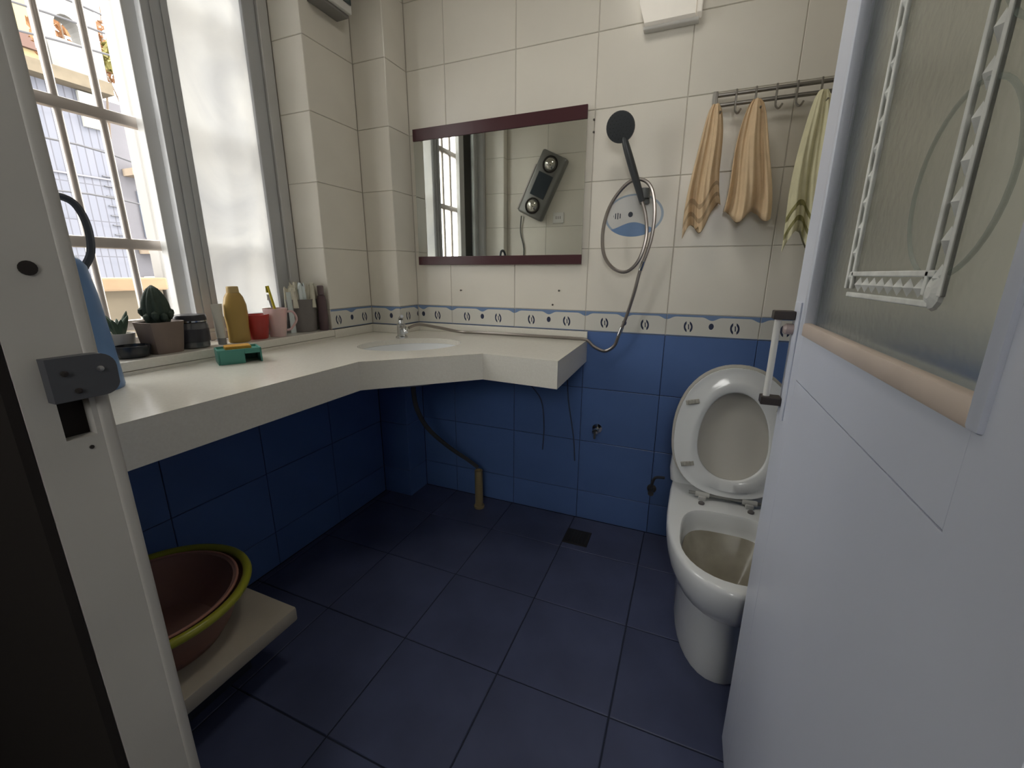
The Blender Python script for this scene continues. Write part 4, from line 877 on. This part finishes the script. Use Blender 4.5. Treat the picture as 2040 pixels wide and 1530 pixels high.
B().box(0.005, 0.06, 0.14, 0.43, 6.34, 6.83).build('white_panel', mat('bright_panel', (0.30, 0.30, 0.285), 0.8), hA)
for zz in (5.6, 4.55): B().box(0.001, 0.03, -2.5, 0.46, zz, zz+0.025).build('ledge_strip', mat('grey_ledge', (0.12, 0.12, 0.135), 0.9), hA)
for i in range(7): B().box(0.001, 0.035, 0.24, 0.44, 4.75+i*0.15, 4.762+i*0.15).build('ladder_rung', mat('rung_grey', (0.09, 0.09, 0.1), 0.8), hA)
hB = thing('yellow_house', 'yellow house with brown shutters far left through the grille', 'house', (-17, 6.9, -3.0))
B().box(-4, 0, -3, 0.75, 0, 12.0).build('wall', mat('yellow_render', (0.24, 0.19, 0.10), 0.9, var=0.1, vscale=1), hB)
for i, zz in enumerate((8.0, 9.9)): B().box(0.001, 0.12, -0.2, 0.75, zz, zz+0.35).build('window', mat('brown_shutter', (0.08, 0.045, 0.035), 0.8), hB)
for zz in (7.2, 9.0): B().box(0.001, 0.5, -1.5, 0.85, zz, zz+0.14).build('balcony_slab', M_SW, hB)
hC = thing('pale_house', 'pale house with a balcony ledge beyond the white post', 'house', (-13, 7.6, -3.0))
B().box(-3, 0, -1.0, 4.5, 0, 8.0).build('wall', mat('pale_facade', (0.115, 0.112, 0.125), 0.9, var=0.15, vscale=1.2), hC)
for zz in (4.6, 6.4): B().box(0.001, 0.4, -0.9, 4.0, zz, zz+0.16).build('balcony_slab', mat('beige_slab', (0.20, 0.16, 0.12), 0.9), hC)
for i in range(4): B().box(0.001, 0.05, -0.7+i*0.75, -0.25+i*0.75, 5.0, 6.1).build('window', mat('grey_window', (0.16, 0.18, 0.22), 0.3), hC)
ac = thing('air_conditioner', 'white air conditioner box on the pale house wall', 'air conditioner', (-12.85, 6.95, 0.55))
acc = B().box(-0.148, 0.15, -0.28, 0.28, 0, 0.5, 0.02).build('casing', mat('ac_white', (0.26, 0.26, 0.26), 0.6), ac)
B().lathe([(0.19, 0), (0.19, 0.01), (0.03, 0.012)], 20).xf(Matrix.Translation((0.151, 0.05, 0.25)) @ Matrix.Rotation(math.pi/2, 4, 'Y')).build('fan_grille', mat('ac_grille', (0.12, 0.12, 0.125), 0.6), acc)
pw = thing('garden_wall', 'tan concrete yard wall just outside the window', 'wall', (-3.05, 1.6, -3.0))
B().box(-0.10, 0.10, -3.0, 0.0, 0, 4.05).build('wall_body', M_TANW, pw)
B().box(-0.14, 0.14, -3.0, 0.015, 4.05, 4.12, 0.01).build('coping', mat('orange_coping', (0.22, 0.15, 0.09), 0.9, var=0.2), pw)
ps = thing('white_post', 'tall white concrete post standing by the yard wall', 'post', (-3.0, 1.660, -3.0))
B().box(-0.05, 0.05, -0.038, 0.038, 0, 7.5, 0.008).build('post_shaft', M_SW, ps)
B().box(-0.07, 0.07, -0.055, 0.055, 0, 0.3, 0.01).build('post_foot', M_SW, ps)
gp = thing('gate_post', 'rusty orange gate post behind the white post', 'post', (-3.3, 1.93, -3.0))
B().box(-0.05, 0.05, -0.05, 0.05, 0, 4.20, 0.01).build('post_shaft', mat('rust_orange', (0.30, 0.16, 0.05), 0.8, var=0.3, vscale=12), gp)
B().lathe([(0.045, 4.20), (0.055, 4.22), (0.03, 4.27), (0.002, 4.29)], 12).build('cap', mat('rust_orange', (0.5, 0.27, 0.08)), gp, True)
def tree(name, label, loc, h, r, c1, seed, n=420):
    rnd = random.Random(seed); t = thing(name, label, 'tree', loc)
    B().tube([(0, 0, 0), (0.05, 0.05, h*0.4), (0, 0.1, h*0.7)], lambda q: 0.12*(1-0.6*q), 8, smooth=3).build('trunk', mat('bark', (0.10, 0.075, 0.055), 0.9), t, True)
    bb = B()
    for i in range(9):
        a = i*0.7; e = Vector((math.cos(a)*r*0.8, math.sin(a)*r*0.8, h*(0.75+0.25*rnd.random())))
        bb.tube([(0, 0.08, h*0.55), (e.x*0.5, e.y*0.5, h*0.72), tuple(e)], lambda q: 0.04*(1-0.8*q), 5, smooth=2)
    bb.build('branches', mat('bark', (0.1, 0.075, 0.055)), t, True)
    fb = B()
    for i in range(n):
        d_ = Vector((rnd.gauss(0, 1), rnd.gauss(0, 1), rnd.gauss(0, 0.8))).normalized()*r*(0.45+0.6*rnd.random())
        p = Vector((0, 0.1, h*0.85))+d_; s = 0.07+0.07*rnd.random()
        u = Vector((rnd.gauss(0, 1), rnd.gauss(0, 1), rnd.gauss(0, 1))).normalized(); v = u.orthogonal().normalized()
        fb.faces([tuple(p-u*s), tuple(p+v*s*0.4), tuple(p+u*s), tuple(p-v*s*0.4), tuple(p+u.cross(v)*s*0.1)], [(0, 1, 4), (1, 2, 4), (2, 3, 4), (3, 0, 4)])
    f = fb.build('foliage', mat('leaf_'+name+str(seed), c1, 0.8, var=0.5, vscale=3), t); f['kind'] = 'stuff'
tree('autumn_tree', 'orange-brown leafed tree behind the arched balcony', (-12.2, 5.90, -3.0), 10.1, 0.75, (0.20, 0.09, 0.035), 11)
tree('leafy_tree', 'yellow-green tree beside the pale house', (-10.3, 5.85, -3.0), 9.4, 0.5, (0.17, 0.15, 0.04), 12)
for i, (z0, z1) in enumerate(((4.75, 5.05), (4.45, 4.85), (4.1, 4.62), (3.05, 3.0), (2.35, 2.42))):
    lab = ('highest overhead cable crossing the lane', 'second highest overhead cable crossing the lane', 'overhead cable sagging past the arched balcony', 'cable running along the grey tiled facade', 'lowest cable strung across the grey tiled facade')[i]
    t = thing('overhead_cable', lab, 'cable', (-8.3, 4.0, min(z0, z1)-0.3), group='overhead cables outside')
    B().tube([(0, -2.2, z0-min(z0, z1)+0.1), (0, -0.2, z0*0.6+z1*0.4-min(z0, z1)+0.18), (0, 1.2, z1-min(z0, z1)+0.02), (0, 2.6, z1-min(z0, z1)+0.3)], 0.014, 6, smooth=4).build('cable', mat('black_cable', (0.04, 0.04, 0.045), 0.6), t, True)
